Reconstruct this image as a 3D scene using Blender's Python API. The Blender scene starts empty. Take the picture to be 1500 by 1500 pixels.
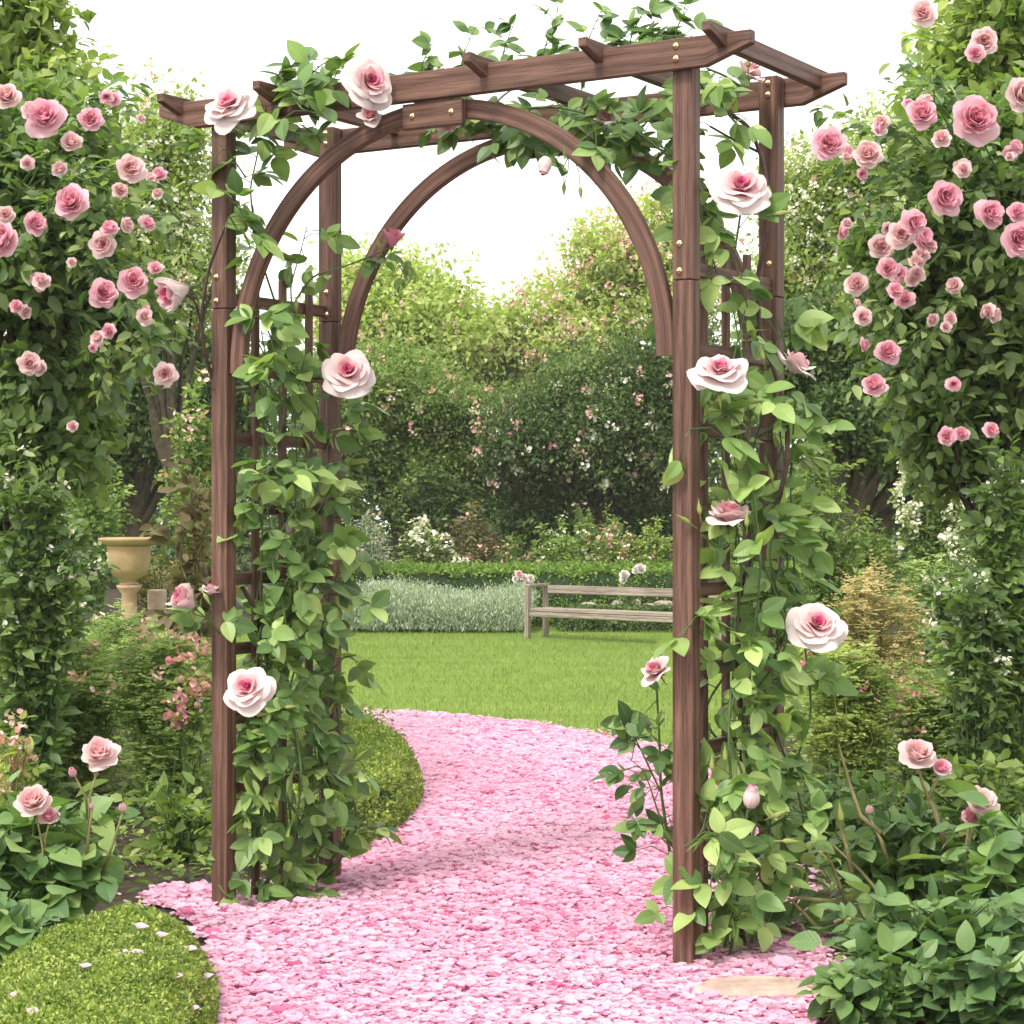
import bpy, math
import numpy as np
from mathutils import Vector, Matrix
C = bpy.context.scene.collection
PI = math.pi
rng = np.random.default_rng(11)
EYE, FPX, HY = 1.2144, 3084.0, 740.0
def at(px, py, Y): return np.array([(px-750)*Y/FPX, Y, EYE-(py-HY)*Y/FPX])
def gnd(px, py, z=0.0):
    Y = FPX*(EYE-z)/(py-HY); return np.array([(px-750)*Y/FPX, Y, z])
def nrm(a):
    a = np.asarray(a, float); return a/np.maximum(np.linalg.norm(a, axis=-1, keepdims=True), 1e-9)

# ---------------------------------------------------------------- objects
def tag(o, label=None, cat=None, group=None, kind=None):
    if label: o['label'] = label
    if cat: o['category'] = cat
    if group: o['group'] = group
    if kind: o['kind'] = kind
    return o
def empty(name, loc, label, cat, rz=0, group=None):
    o = bpy.data.objects.new(name, None); C.objects.link(o)
    o.location = loc; o.rotation_euler = (0, 0, rz); o.empty_display_size = .1
    return tag(o, label, cat, group)
def link(name, me, parent=None, loc=None):
    o = bpy.data.objects.new(name, me); C.objects.link(o)
    if parent: o.parent = parent
    if loc is not None: o.location = loc
    return o
def raw(name, V, loops, starts, mat, uv=None, fattr=None, pattr=None, smooth=True):
    me = bpy.data.meshes.new(name)
    V = np.asarray(V, np.float32); loops = np.asarray(loops, np.int32); starts = np.asarray(starts, np.int32)
    me.vertices.add(len(V)); me.vertices.foreach_set('co', V.ravel())
    me.loops.add(len(loops)); me.loops.foreach_set('vertex_index', loops)
    me.polygons.add(len(starts)); me.polygons.foreach_set('loop_start', starts)
    me.update(calc_edges=True)
    if uv is not None:
        l = me.uv_layers.new(name='UVMap'); l.data.foreach_set('uv', np.asarray(uv, np.float32).ravel())
    if fattr is not None:
        a = me.attributes.new('rnd', 'FLOAT', 'FACE'); a.data.foreach_set('value', np.asarray(fattr, np.float32))
    if pattr is not None:
        a = me.attributes.new('t', 'FLOAT', 'POINT'); a.data.foreach_set('value', np.asarray(pattr, np.float32))
    me.polygons.foreach_set('use_smooth', np.full(len(starts), smooth))
    if mat: me.materials.append(mat)
    me.update()
    return me
class MB:
    """collects simple shapes (world or local coords) with uvs (u across, v along) into one mesh"""
    def __init__(s): s.v = []; s.f = []; s.uv = []; s.t = []; s.r = []
    def add(s, V, F, UV=None, T=None, R=None):
        b = len(s.v); s.v += [tuple(x) for x in V]
        for k, f in enumerate(F):
            s.f.append([i+b for i in f])
            s.uv += UV[k] if UV is not None else [(0, 0)]*len(f)
            s.r.append(R if R is not None else .5)
        s.t += list(T) if T is not None else [0]*len(V)
    def board(s, c, ax, L, w, h, up=(0, 0, 1), bev=.004, cut=None):
        """bevelled board centred at c, along ax; w across, h along up; cut=(len, endheight) tapers the underside of both ends"""
        ax = nrm(ax); up = np.array(up, float); up = nrm(up-ax*np.dot(up, ax)); sd = np.cross(up, ax)
        c = np.array(c, float); o1, o2 = rng.uniform(0, 9, 2)
        st = [-L/2, -L/2+bev, L/2-bev, L/2]
        if cut: st = [-L/2, -L/2+bev, -L/2+cut[0], L/2-cut[0], L/2-bev, L/2]
        rings = []
        for q, t in enumerate(st):
            e = (q == 0 or q == len(st)-1); i = bev if e else 0
            lo = -h/2
            if cut and (q <= 1 or q >= len(st)-2): lo = h/2-cut[1]
            W = w/2; pts = [(-W+bev, lo+i), (W-bev, lo+i), (W-i, lo+bev), (W-i, h/2-bev), (W-bev, h/2-i), (-W+bev, h/2-i), (-W+i, h/2-bev), (-W+i, lo+bev)]
            rings.append([c+ax*t+sd*a+up*b for a, b in pts])
        V = [p for r in rings for p in r]; F = []; UV = []
        us = [0, w-2*bev, w-bev, w+h-2*bev, w+h, 2*w+h, 2*w+h+bev, 2*w+2*h, 2*w+2*h+bev]
        for q in range(len(st)-1):
            for k in range(8):
                k2 = (k+1) % 8
                F.append([q*8+k, q*8+k2, (q+1)*8+k2, (q+1)*8+k])
                a, b = us[k]+o1, us[k+1]+o1; y0, y1 = st[q]+o2, st[q+1]+o2
                UV.append([(a, y0), (b, y0), (b, y1), (a, y1)])
        n = (len(st)-1)*8
        F.append(list(range(7, -1, -1))); UV.append([(o1+.01*k, o2) for k in range(8)])
        F.append([n+k for k in range(8)]); UV.append([(o1+.01*k, o2) for k in range(8)])
        s.add(V, F, UV)
    def tube(s, P, R, seg=8, T=None, rr=None):
        P = np.array(P, float); n = len(P); R = np.full(n, R) if np.isscalar(R) else np.array(R)
        tn = nrm(np.gradient(P, axis=0)); ref = np.array([0.3, .2, 1.]) if abs(tn[0][2]) < .9 else np.array([1., .3, 0])
        V = []; UV = []; F = []; d = 0; ds = [0]
        for i in range(1, n): d += np.linalg.norm(P[i]-P[i-1]); ds.append(d)
        for i in range(n):
            a = nrm(np.cross(tn[i], ref)); b = np.cross(tn[i], a); ref = np.cross(a, tn[i]) if False else ref
            for k in range(seg):
                th = 2*PI*k/seg; V.append(P[i]+R[i]*(a*math.cos(th)+b*math.sin(th)))
        for i in range(n-1):
            for k in range(seg):
                k2 = (k+1) % seg
                F.append([i*seg+k, i*seg+k2, (i+1)*seg+k2, (i+1)*seg+k])
                UV.append([(k*.01, ds[i]), (k*.01+.01, ds[i]), (k*.01+.01, ds[i+1]), (k*.01, ds[i+1])])
        F.append([(n-1)*seg+k for k in range(seg)]); UV.append([(0, 0)]*seg)
        s.add(V, F, UV, R=rr)
    def lathe(s, prof, c=(0, 0, 0), seg=32, ax=None, jag=0):
        c = np.array(c, float)
        if ax is None: a, b, z = np.eye(3)
        else:
            z = nrm(ax); a = nrm(np.cross(z, [0.1, .9, .3])); b = np.cross(z, a)
        V = []; F = []; UV = []
        for i, (r, h) in enumerate(prof):
            for k in range(seg):
                th = 2*PI*k/seg; q = 1+jag*rng.uniform(-1, 1)
                V.append(c+z*h+q*r*(a*math.cos(th)+b*math.sin(th)))
        for i in range(len(prof)-1):
            for k in range(seg):
                k2 = (k+1) % seg
                F.append([i*seg+k, i*seg+k2, (i+1)*seg+k2, (i+1)*seg+k]); UV.append([(k/seg, i*.1), ((k+1)/seg, i*.1), ((k+1)/seg, i*.1+.1), (k/seg, i*.1+.1)])
        n = len(prof)-1
        F.append([k for k in range(seg)][::-1]); UV.append([(0, 0)]*seg)
        F.append([n*seg+k for k in range(seg)]); UV.append([(0, 0)]*seg)
        s.add(V, F, UV)
    def mesh(s, name, mat, smooth=False):
        loops = [i for f in s.f for i in f]; st = np.cumsum([0]+[len(f) for f in s.f[:-1]])
        return raw(name, s.v, loops, st, mat, s.uv, s.r, s.t, smooth)
    def build(s, name, mat, parent=None, smooth=False, loc=None):
        return link(name, s.mesh(name, mat, smooth), parent, loc)

# ---------------------------------------------------------------- materials
class M:
    def __init__(s, name):
        s.m = bpy.data.materials.new(name); s.m.use_nodes = True; s.t = s.m.node_tree
        s.n = s.t.nodes; s.b = s.n['Principled BSDF']; s.out = s.n['Material Output']
    def node(s, ty, **kw):
        x = s.n.new(ty)
        for k, v in kw.items():
            if k.startswith('_'): setattr(x, k[1:], v)
            else: x.inputs[k.replace('__', ' ')].default_value = v
        return x
    def ln(s, a, b): s.t.links.new(a, b)
    def ramp(s, fac, stops, interp='LINEAR'):
        r = s.n.new('ShaderNodeValToRGB'); r.color_ramp.interpolation = interp
        e = r.color_ramp.elements
        while len(e) < len(stops): e.new(.5)
        for x, (p, c) in zip(e, stops): x.position = p; x.color = (*c, 1)
        s.ln(fac, r.inputs[0]); return r.outputs[0]
    def attr(s, name): return s.node('ShaderNodeAttribute', _attribute_name=name).outputs['Fac']
    def noise(s, scale, detail=4, vec=None, rough=.55, dist=0):
        x = s.node('ShaderNodeTexNoise', Scale=scale, Detail=detail, Roughness=rough, Distortion=dist)
        if vec: s.ln(vec, x.inputs['Vector'])
        return x.outputs['Fac']
    def mix(s, f, a, b, mode='MIX'):
        x = s.n.new('ShaderNodeMix'); x.data_type = 'RGBA'; x.blend_type = mode
        for k, v in ((0, f), (6, a), (7, b)):
            if isinstance(v, (int, float)): x.inputs[k].default_value = v
            elif isinstance(v, tuple): x.inputs[k].default_value = (*v, 1)
            else: s.ln(v, x.inputs[k])
        return x.outputs[2]
    def bump(s, h, st, dist=.01):
        x = s.node('ShaderNodeBump', Strength=st, Distance=dist); s.ln(h, x.inputs['Height']); s.ln(x.outputs[0], s.b.inputs['Normal'])
        return x.outputs[0]
    def set(s, rough=.6, spec=.4, metal=0):
        s.b.inputs['Roughness'].default_value = rough; s.b.inputs['Specular IOR Level'].default_value = spec; s.b.inputs['Metallic'].default_value = metal
    def transl(s, col, amt):
        t = s.n.new('ShaderNodeBsdfTranslucent'); s.ln(col, t.inputs[0]); x = s.n.new('ShaderNodeMixShader'); x.inputs[0].default_value = amt
        s.ln(s.b.outputs[0], x.inputs[1]); s.ln(t.outputs[0], x.inputs[2]); s.ln(x.outputs[0], s.out.inputs[0])
def obj_co(m): return m.node('ShaderNodeTexCoord').outputs['Object']
def leaf_mat(name, stops, tr=.35, rough=.45, spec=.35, veins=False):
    m = M(name); m.set(rough, spec)
    c = m.ramp(m.attr('rnd'), stops)
    if veins:
        uv = m.node('ShaderNodeUVMap').outputs[0]
        sp = m.n.new('ShaderNodeSeparateXYZ'); m.ln(uv, sp.inputs[0])
        ab = m.node('ShaderNodeMath', _operation='ABSOLUTE'); m.ln(sp.outputs[1], ab.inputs[0])
        mu = m.node('ShaderNodeMath', _operation='MULTIPLY_ADD'); m.ln(ab.outputs[0], mu.inputs[0]); mu.inputs[1].default_value = -.9; m.ln(sp.outputs[0], mu.inputs[2])
        m2 = m.node('ShaderNodeMath', _operation='MULTIPLY'); m.ln(mu.outputs[0], m2.inputs[0]); m2.inputs[1].default_value = 46
        sn = m.node('ShaderNodeMath', _operation='SINE'); m.ln(m2.outputs[0], sn.inputs[0])
        vein = m.ramp(sn.outputs[0], [(.8, (0, 0, 0)), (1, (1, 1, 1))])
        mid = m.ramp(ab.outputs[0], [(0, (1, 1, 1)), (.03, (0, 0, 0))])
        mx = m.mix(1.0, vein, mid, 'LIGHTEN')
        f = m.mix(1.0, mx, (.15, .15, .15), 'MULTIPLY')
        c = m.mix(f, c, (.36, .48, .2))
        m.bump(sn.outputs[0], .1, .002)
    n = m.noise(9, 2, obj_co(m))
    v = m.ramp(n, [(.3, (.72, .76, .7)), (.7, (1.15, 1.12, 1.1))])
    c = m.mix(1.0, c, v, 'MULTIPLY')
    # underside paler, as on real leaves
    g = m.node('ShaderNodeNewGeometry').outputs['Backfacing']
    m5 = m.node('ShaderNodeMath', _operation='MULTIPLY'); m.ln(g, m5.inputs[0]); m5.inputs[1].default_value = .25
    c = m.mix(m5.outputs[0], c, (.3, .4, .17))
    m.ln(c, m.b.inputs['Base Color'])
    tc = m.mix(1.0, c, (1.15, 1.35, .5), 'MULTIPLY')
    m.transl(tc, tr)
    return m.m
def petal_mat(name, stops, tr=.3):
    m = M(name); m.set(.6, .25)
    c = m.ramp(m.attr('t'), stops)
    n = m.noise(60, 3, obj_co(m)); c = m.mix(1.0, c, m.ramp(n, [(.3, (.9, .86, .88)), (.7, (1.04, 1.04, 1.04))]), 'MULTIPLY')
    m.ln(c, m.b.inputs['Base Color']); m.transl(c, tr+(.18 if 'garden' in name else 0)); return m.m
def wood_mat(name, dark, mid, light, rough=.55, weather=0):
    m = M(name); m.set(rough, .3)
    uv = m.node('ShaderNodeUVMap').outputs[0]
    mp = m.node('ShaderNodeMapping'); m.ln(uv, mp.inputs[0]); mp.inputs['Scale'].default_value = (1, .045, 1)
    a = m.noise(55, 6, mp.outputs[0], .6, .9)
    mp2 = m.node('ShaderNodeMapping'); m.ln(uv, mp2.inputs[0]); mp2.inputs['Scale'].default_value = (1, .03, 1)
    b = m.noise(260, 4, mp2.outputs[0], .6)
    mp3 = m.node('ShaderNodeMapping'); m.ln(uv, mp3.inputs[0]); mp3.inputs['Scale'].default_value = (1, .09, 1)
    w = m.node('ShaderNodeTexWave', Scale=9, Distortion=7, Detail=3, Detail__Scale=1.2); m.ln(mp3.outputs[0], w.inputs[0])
    c = m.ramp(a, [(.3, dark), (.5, mid), (.72, light)])
    c = m.mix(.45, c, m.ramp(w.outputs['Fac'], [(0, dark), (.5, mid), (1, light)]))
    c = m.mix(.9, c, m.ramp(b, [(.38, (.6, .57, .56)), (.55, (1.12, 1.12, 1.12))]), 'MULTIPLY')
    big = m.noise(2.2, 3, obj_co(m)); c = m.mix(1.0, c, m.ramp(big, [(.35, (.85, .84, .84)), (.65, (1.1, 1.1, 1.1))]), 'MULTIPLY')
    m.ln(c, m.b.inputs['Base Color']); m.bump(b, .35, .0015)
    return m.m
def plain(name, stops, scale=8, rough=.8, bump=.3, dist=.01, metal=0, spec=.3, detail=6):
    m = M(name); m.set(rough, spec, metal); n = m.noise(scale, detail, obj_co(m), .6)
    c = m.ramp(n, stops); m.ln(c, m.b.inputs['Base Color'])
    if bump: m.bump(n, bump, dist)
    return m.m

WOOD = wood_mat('walnut_stained_wood', (.062, .029, .020), (.122, .062, .044), (.195, .108, .077))
OLDW = wood_mat('weathered_wood', (.13, .10, .08), (.26, .215, .175), (.4, .34, .29), .8)
BRASS = plain('brass', [(.3, (.75, .5, .25)), (.7, (.95, .72, .42))], 30, .28, 0, metal=1)
G = {
 'vine': leaf_mat('vine_leaf', [(0, (.05, .105, .028)), (.4, (.13, .23, .065)), (.75, (.23, .35, .10)), (1, (.42, .53, .19))], .3, .42, .4, True),
 'rose': leaf_mat('rose_leaf', [(0, (.03, .075, .022)), (.5, (.1, .185, .055)), (1, (.26, .37, .12))], .3, .42, .4, True),
 'rtree': leaf_mat('rose_tree_leaf', [(0, (.045, .095, .03)), (.5, (.15, .23, .075)), (.85, (.29, .38, .14)), (1, (.46, .53, .25))], .4, .45, .4),
 'big': leaf_mat('broad_leaf', [(0, (.06, .13, .045)), (.5, (.15, .26, .085)), (1, (.36, .47, .16))], .3, .45, .35, True),
 'blue': leaf_mat('bluegreen_leaf', [(0, (.04, .1, .035)), (.5, (.11, .2, .07)), (1, (.26, .36, .14))], .25, .45, .35, True),
 'pale': leaf_mat('haze_pale_leaf', [(0, (.3, .36, .1)), (.5, (.5, .55, .2)), (1, (.7, .73, .4))], .5, .5, .3),  # hazy fading of the far treetops is put into this leaf colour
 'light': leaf_mat('light_leaf', [(0, (.14, .21, .05)), (.5, (.3, .38, .1)), (1, (.55, .6, .22))], .45, .5, .3),
 'mid': leaf_mat('mid_leaf', [(0, (.06, .11, .025)), (.5, (.17, .25, .065)), (1, (.42, .48, .16))], .4, .5, .3),
 'dark': leaf_mat('dark_leaf', [(0, (.018, .04, .012)), (.5, (.06, .11, .03)), (1, (.26, .34, .1))], .3, .5, .3),
 'box': leaf_mat('box_leaf', [(0, (.07, .12, .02)), (.5, (.22, .29, .055)), (1, (.48, .53, .15))], .35, .5, .3),
 'hedge': leaf_mat('hedge_leaf', [(0, (.06, .11, .015)), (.5, (.15, .25, .035)), (1, (.28, .40, .08))], .3, .5, .3),
 'silver': leaf_mat('silver_leaf', [(0, (.2, .26, .2)), (.5, (.42, .47, .4)), (1, (.74, .76, .7))], .3, .6, .2),
 'gold': leaf_mat('golden_leaf', [(0, (.26, .22, .08)), (.5, (.46, .36, .17)), (1, (.68, .56, .32))], .35, .6, .2),
 'bronze': leaf_mat('bronze_leaf', [(0, (.09, .05, .03)), (.5, (.2, .15, .08)), (1, (.34, .33, .16))], .3, .5, .3),
 'fern': leaf_mat('feathery_leaf', [(0, (.12, .19, .045)), (.5, (.27, .37, .11)), (1, (.5, .58, .22))], .45, .5, .3),
 'grass': leaf_mat('grass_blade', [(0, (.12, .185, .036)), (.5, (.18, .26, .055)), (1, (.28, .345, .1))], .35, .5, .25),
 'white': leaf_mat('white_flower', [(0, (.7, .62, .6)), (.5, (.82, .76, .74)), (1, (.9, .88, .86))], .3, .7, .1),
 'pinkf': leaf_mat('pink_flower', [(0, (.75, .3, .38)), (.5, (.85, .5, .54)), (1, (.88, .7, .7))], .3, .7, .1),
 'magf': leaf_mat('magenta_flower', [(0, (.6, .12, .3)), (.5, (.75, .3, .45)), (1, (.85, .55, .62))], .3, .7, .1),
}
STEM = plain('green_stem', [(.3, (.05, .09, .025)), (.7, (.1, .16, .05))], 20, .6, .2)
STEML = plain('light_stem', [(.3, (.14, .19, .06)), (.7, (.26, .31, .11))], 20, .6, .2)
CANE = plain('brown_cane', [(.3, (.035, .018, .016)), (.7, (.10, .055, .045))], 25, .6, .4)
DRY = plain('dry_cane', [(.3, (.14, .13, .05)), (.7, (.34, .3, .14))], 18, .7, .3)
BARK = plain('bark', [(.3, (.03, .022, .014)), (.7, (.09, .07, .045))], 14, .9, .8, .03)
ROSE = petal_mat('arch_rose_petal', [(0, (.76, .67, .65)), (.16, (.77, .57, .56)), (.38, (.77, .39, .43)), (.62, (.74, .22, .34)), (.82, (.72, .07, .30)), (1, (.66, .01, .26))])
ROSED = petal_mat('deep_pink_petal', [(0, (.74, .34, .42)), (.45, (.66, .2, .29)), (1, (.55, .05, .14))])
PINK = petal_mat('pink_garden_rose_petal', [(0, (.9, .62, .68)), (.5, (.86, .42, .51)), (1, (.78, .22, .33))])
SOFT = petal_mat('pale_garden_rose_petal', [(0, (.9, .74, .72)), (.5, (.88, .58, .58)), (1, (.8, .38, .42))])
WHT = petal_mat('white_rose_petal', [(0, (.88, .86, .82)), (1, (.86, .8, .72))])

# ---------------------------------------------------------------- leaves
def t_far(): # 4 verts, folded rhomb
    return (np.array([(0, 0, 0), (.45, .3, .07), (1, 0, -.05), (.45, -.3, .07)]), [[0, 2, 1], [0, 3, 2]])
def t_mid(w=.3):
    V = np.array([(0, 0, 0), (.28, w*.85, .07), (.66, w*.72, .05), (1, 0, -.1), (.66, -w*.72, .05), (.28, -w*.85, .07), (.36, 0, .0), (.7, 0, -.03)])
    return V, [[0, 6, 1], [1, 6, 7, 2], [2, 7, 3], [0, 5, 6], [5, 4, 7, 6], [4, 3, 7]]
def t_near(w=.3, fold=.32, droop=.16):
    st = [0, .08, .22, .38, .55, .72, .87, 1.0]
    wd = [.0, .5, .88, 1.0, .93, .7, .38, 0]
    V = []; F = []
    for sg in (1, -1):
        b = len(V)
        for x, q in zip(st, wd):
            z = -droop*x*x+.02
            for k in (0, .5, 1):
                y = sg*w*q*k
                V.append((x, y, z+fold*w*q*(k-.35*k*k)*.8))
        for i in range(len(st)-1):
            for k in range(2):
                a = b+i*3+k; q = [a, a+3, a+4, a+1]
                F.append(q if sg > 0 else q[::-1])
    return np.array(V), F
TF, TM, TN, TNW, TTH = t_far(), t_mid(), t_near(.31), t_near(.4, .25, .22), t_mid(.12)
def blade():
    return (np.array([(0, .04, 0), (0, -.04, 0), (.55, -.03, .05), (.55, .03, .05), (1, 0, .18)]), [[0, 1, 2, 3], [3, 2, 4]])
TFE = t_mid(.24); TB = blade()
def cup(): # fallen petal 4x4 grid, rounded
    V = []; F = []
    for i in range(4):
        for j in range(4):
            u, v = i/3*2-1, j/3*2-1
            x = u*math.sqrt(1-v*v/2); y = v*math.sqrt(1-u*u/2)
            V.append((x*.5, y*.42, .22*(x*x+y*y)+.05*math.sin(4*x+2*y)))
    for i in range(3):
        for j in range(3): F.append([i*4+j, (i+1)*4+j, (i+1)*4+j+1, i*4+j+1])
    return np.array(V), F
TC = cup()
def leaves(name, P, D, N, S, T, mat, parent=None, rnd=None, smooth=True, local=None):
    """one mesh of len(P) leaves: root P, axis D, upper side N, length S"""
    P = np.asarray(P, float); n = len(P); TV, TFc = T
    if local is not None: P = P-np.array(local)
    x = nrm(D); z = np.asarray(N, float); z = nrm(z-(z*x).sum(1, keepdims=True)*x); y = np.cross(z, x)
    S = np.asarray(S, float)[:, None, None]
    V = P[:, None, :]+S*(TV[None, :, 0:1]*x[:, None, :]+TV[None, :, 1:2]*y[:, None, :]+TV[None, :, 2:3]*z[:, None, :])
    nv = len(TV); tl = np.array([i for f in TFc for i in f]); nl = len(tl); nf = len(TFc)
    loops = (tl[None, :]+nv*np.arange(n)[:, None]).ravel()
    ts = np.cumsum([0]+[len(f) for f in TFc[:-1]]); starts = (ts[None, :]+nl*np.arange(n)[:, None]).ravel()
    uv = np.tile(TV[tl][:, :2], (n, 1))
    if rnd is None: rnd = rng.uniform(0, 1, n)
    me = raw(name, V.reshape(-1, 3), loops, starts, mat, uv, np.repeat(rnd, nf), None, smooth)
    return link(name, me, parent)
def rv(n): return nrm(rng.normal(size=(n, 3)))
class Acc:
    def __init__(s): s.P = []; s.D = []; s.N = []; s.S = []
    def add(s, p, d, n, sz): s.P.append(p); s.D.append(d); s.N.append(n); s.S.append(sz)
    def many(s, P, D, N, S): s.P += list(P); s.D += list(D); s.N += list(N); s.S += list(S)
    def build(s, name, T, mat, parent=None, smooth=True, local=None, rnd=None):
        return leaves(name, s.P, s.D, s.N, s.S, T, mat, parent, rnd, smooth, local)

# clumpy crown: blobs in world coordinates, leaves gathered in twig clusters
def crown_pts(blobs, ncl, per, cr, lsz, inner=.35, up=.5, rough=.18):
    B = []
    for q in blobs:                     # boughs: lumps of foliage round each main mass
        q = np.array(q, float); B.append([*q[:3], *(q[3:6]*.62)])
        for _ in range(15):
            d = rv(1)[0]; f = rng.uniform(.55, .95); k = rng.uniform(.2, .4)
            B.append([*(q[:3]+d*q[3:6]*f), *(q[3:6].mean()*k*np.array([1.15, 1.15, .85])*rng.uniform(.85, 1.15, 3))])
    B = np.array(B, float); w = (B[:, 3]*B[:, 4]*B[:, 5])**.667; w /= w.sum()
    bi = rng.choice(len(B), ncl, p=w); d = rv(ncl)
    ph = rng.uniform(0, 6, 6)
    lump = 1+rough*(np.sin(5*d[:, 0]+ph[0])*np.sin(6*d[:, 2]+ph[1])+.7*np.sin(9*d[:, 1]+ph[2])*np.sin(11*d[:, 2]+ph[3]))
    rad = (inner+(1-inner)*rng.uniform(0, 1, ncl)**.6)*lump*(1+rng.normal(size=ncl)*.06)*np.where(rng.uniform(0, 1, ncl) < .07, rng.uniform(1.15, 1.6, ncl), 1)
    c = B[bi, :3]+d*rad[:, None]*B[bi, 3:6]
    c = c[c[:, 2] > .05]; 
    k = len(c); out = d[:k] if False else nrm(c-B[bi[:k], :3]) if k == ncl else rv(k)
    tw = nrm(out*.7+rv(k)*.6+np.array([0, 0, .1]))       # twig direction of the cluster
    per_c = rng.poisson(per, k)+2; idx = np.repeat(np.arange(k), per_c); n = len(idx)
    t = rng.uniform(-1.2, 1.2, n)[:, None]
    P = c[idx]+tw[idx]*t*cr+rng.normal(size=(n, 3))*cr*.42
    P[:, 2] = np.maximum(P[:, 2], .02)
    D = nrm(tw[idx]*.5+rv(n)*.8+np.array([0, 0, -.15])); N = nrm(out[idx]*.35+np.array([0, 0, up])+rv(n)*.55)
    S = lsz*rng.uniform(.6, 1.25, n)
    crn = np.clip(.65*rng.uniform(0, 1, k)+.35*rng.uniform(0, 1, len(B))[bi[:k]], 0, 1)[idx]
    rnd = np.clip(.55*crn+.45*rng.uniform(0, 1, n)+rng.normal(size=n)*.05, 0, 1)
    return P, D, N, S, rnd, c
def branches(mb, base, targets, r0, seg=6, waist=.35):
    base = np.array(base, float)
    for tg in targets:
        tg = np.array(tg, float); n = 7; t = np.linspace(0, 1, n)[:, None]
        mid = base*(1-waist)+tg*waist; mid[2] = base[2]+(tg[2]-base[2])*.55
        P = (1-t)**2*base+2*t*(1-t)*mid+t*t*tg+rng.normal(size=(n, 3))*.012*np.linalg.norm(tg-base)*np.sin(t*PI)
        mb.tube(P, r0*(1-.85*t[:, 0]), seg)

# ---------------------------------------------------------------- roses
def petal(mb, phi, r0, z0, L, W, a0, a1, p, t0, t1, nu=7, nv=6, ruf=.05, tipcut=.2, zt=0, prof=None):
    vs = np.linspace(0, 1, nv); r, z = r0, z0; R = []; Z = []; prev = 0
    for v in vs:
        a = math.radians(a0+(a1-a0)*v**p); r += (v-prev)*L*math.sin(a); z += (v-prev)*L*math.cos(a); prev = v; R.append(r); Z.append(z)
    if prof is not None: R = [q*r0 for q in np.interp(vs, np.linspace(0, 1, len(prof)), [q[0] for q in prof])]; Z = list(np.interp(vs, np.linspace(0, 1, len(prof)), [q[1] for q in prof])*L)
    V = []; T = []; ph = rng.uniform(0, 6); tw = rng.normal()*.06
    for i, v in enumerate(vs):
        w = W*(.22+.78*math.sin(min(1, v*1.25)*PI/2))*(1-.18*max(0, v-.75)*4)
        for j in range(nu):
            u = j/(nu-1)*2-1
            k = 1-tipcut*u*u*v
            rr = R[i] if prof is not None else r0+(R[i]-r0)*k; zz = z0+(Z[i]-z0)*k
            s = u*w; Rc = max(rr*.9+.06, .09); th = max(-2.4, min(2.4, s/Rc))
            x = rr-Rc+Rc*math.cos(th); y = Rc*math.sin(th)
            zz += ruf*v*v*math.sin(3.1*u+ph)+tw*u*v*W+.04*abs(u)**3*v*(1 if a1 < 60 else -1.5)*L
            x += ruf*.6*v*math.sin(2.3*u+ph*2)
            V.append((x*math.cos(phi)-y*math.sin(phi), x*math.sin(phi)+y*math.cos(phi), zz+zt)); T.append(t0+(t1-t0)*v)
    F = []
    for i in range(nv-1):
        for j in range(nu-1):
            a = i*nu+j; F.append([a, a+1, a+nu+1, a+nu])
    mb.add(V, F, None, T)
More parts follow.
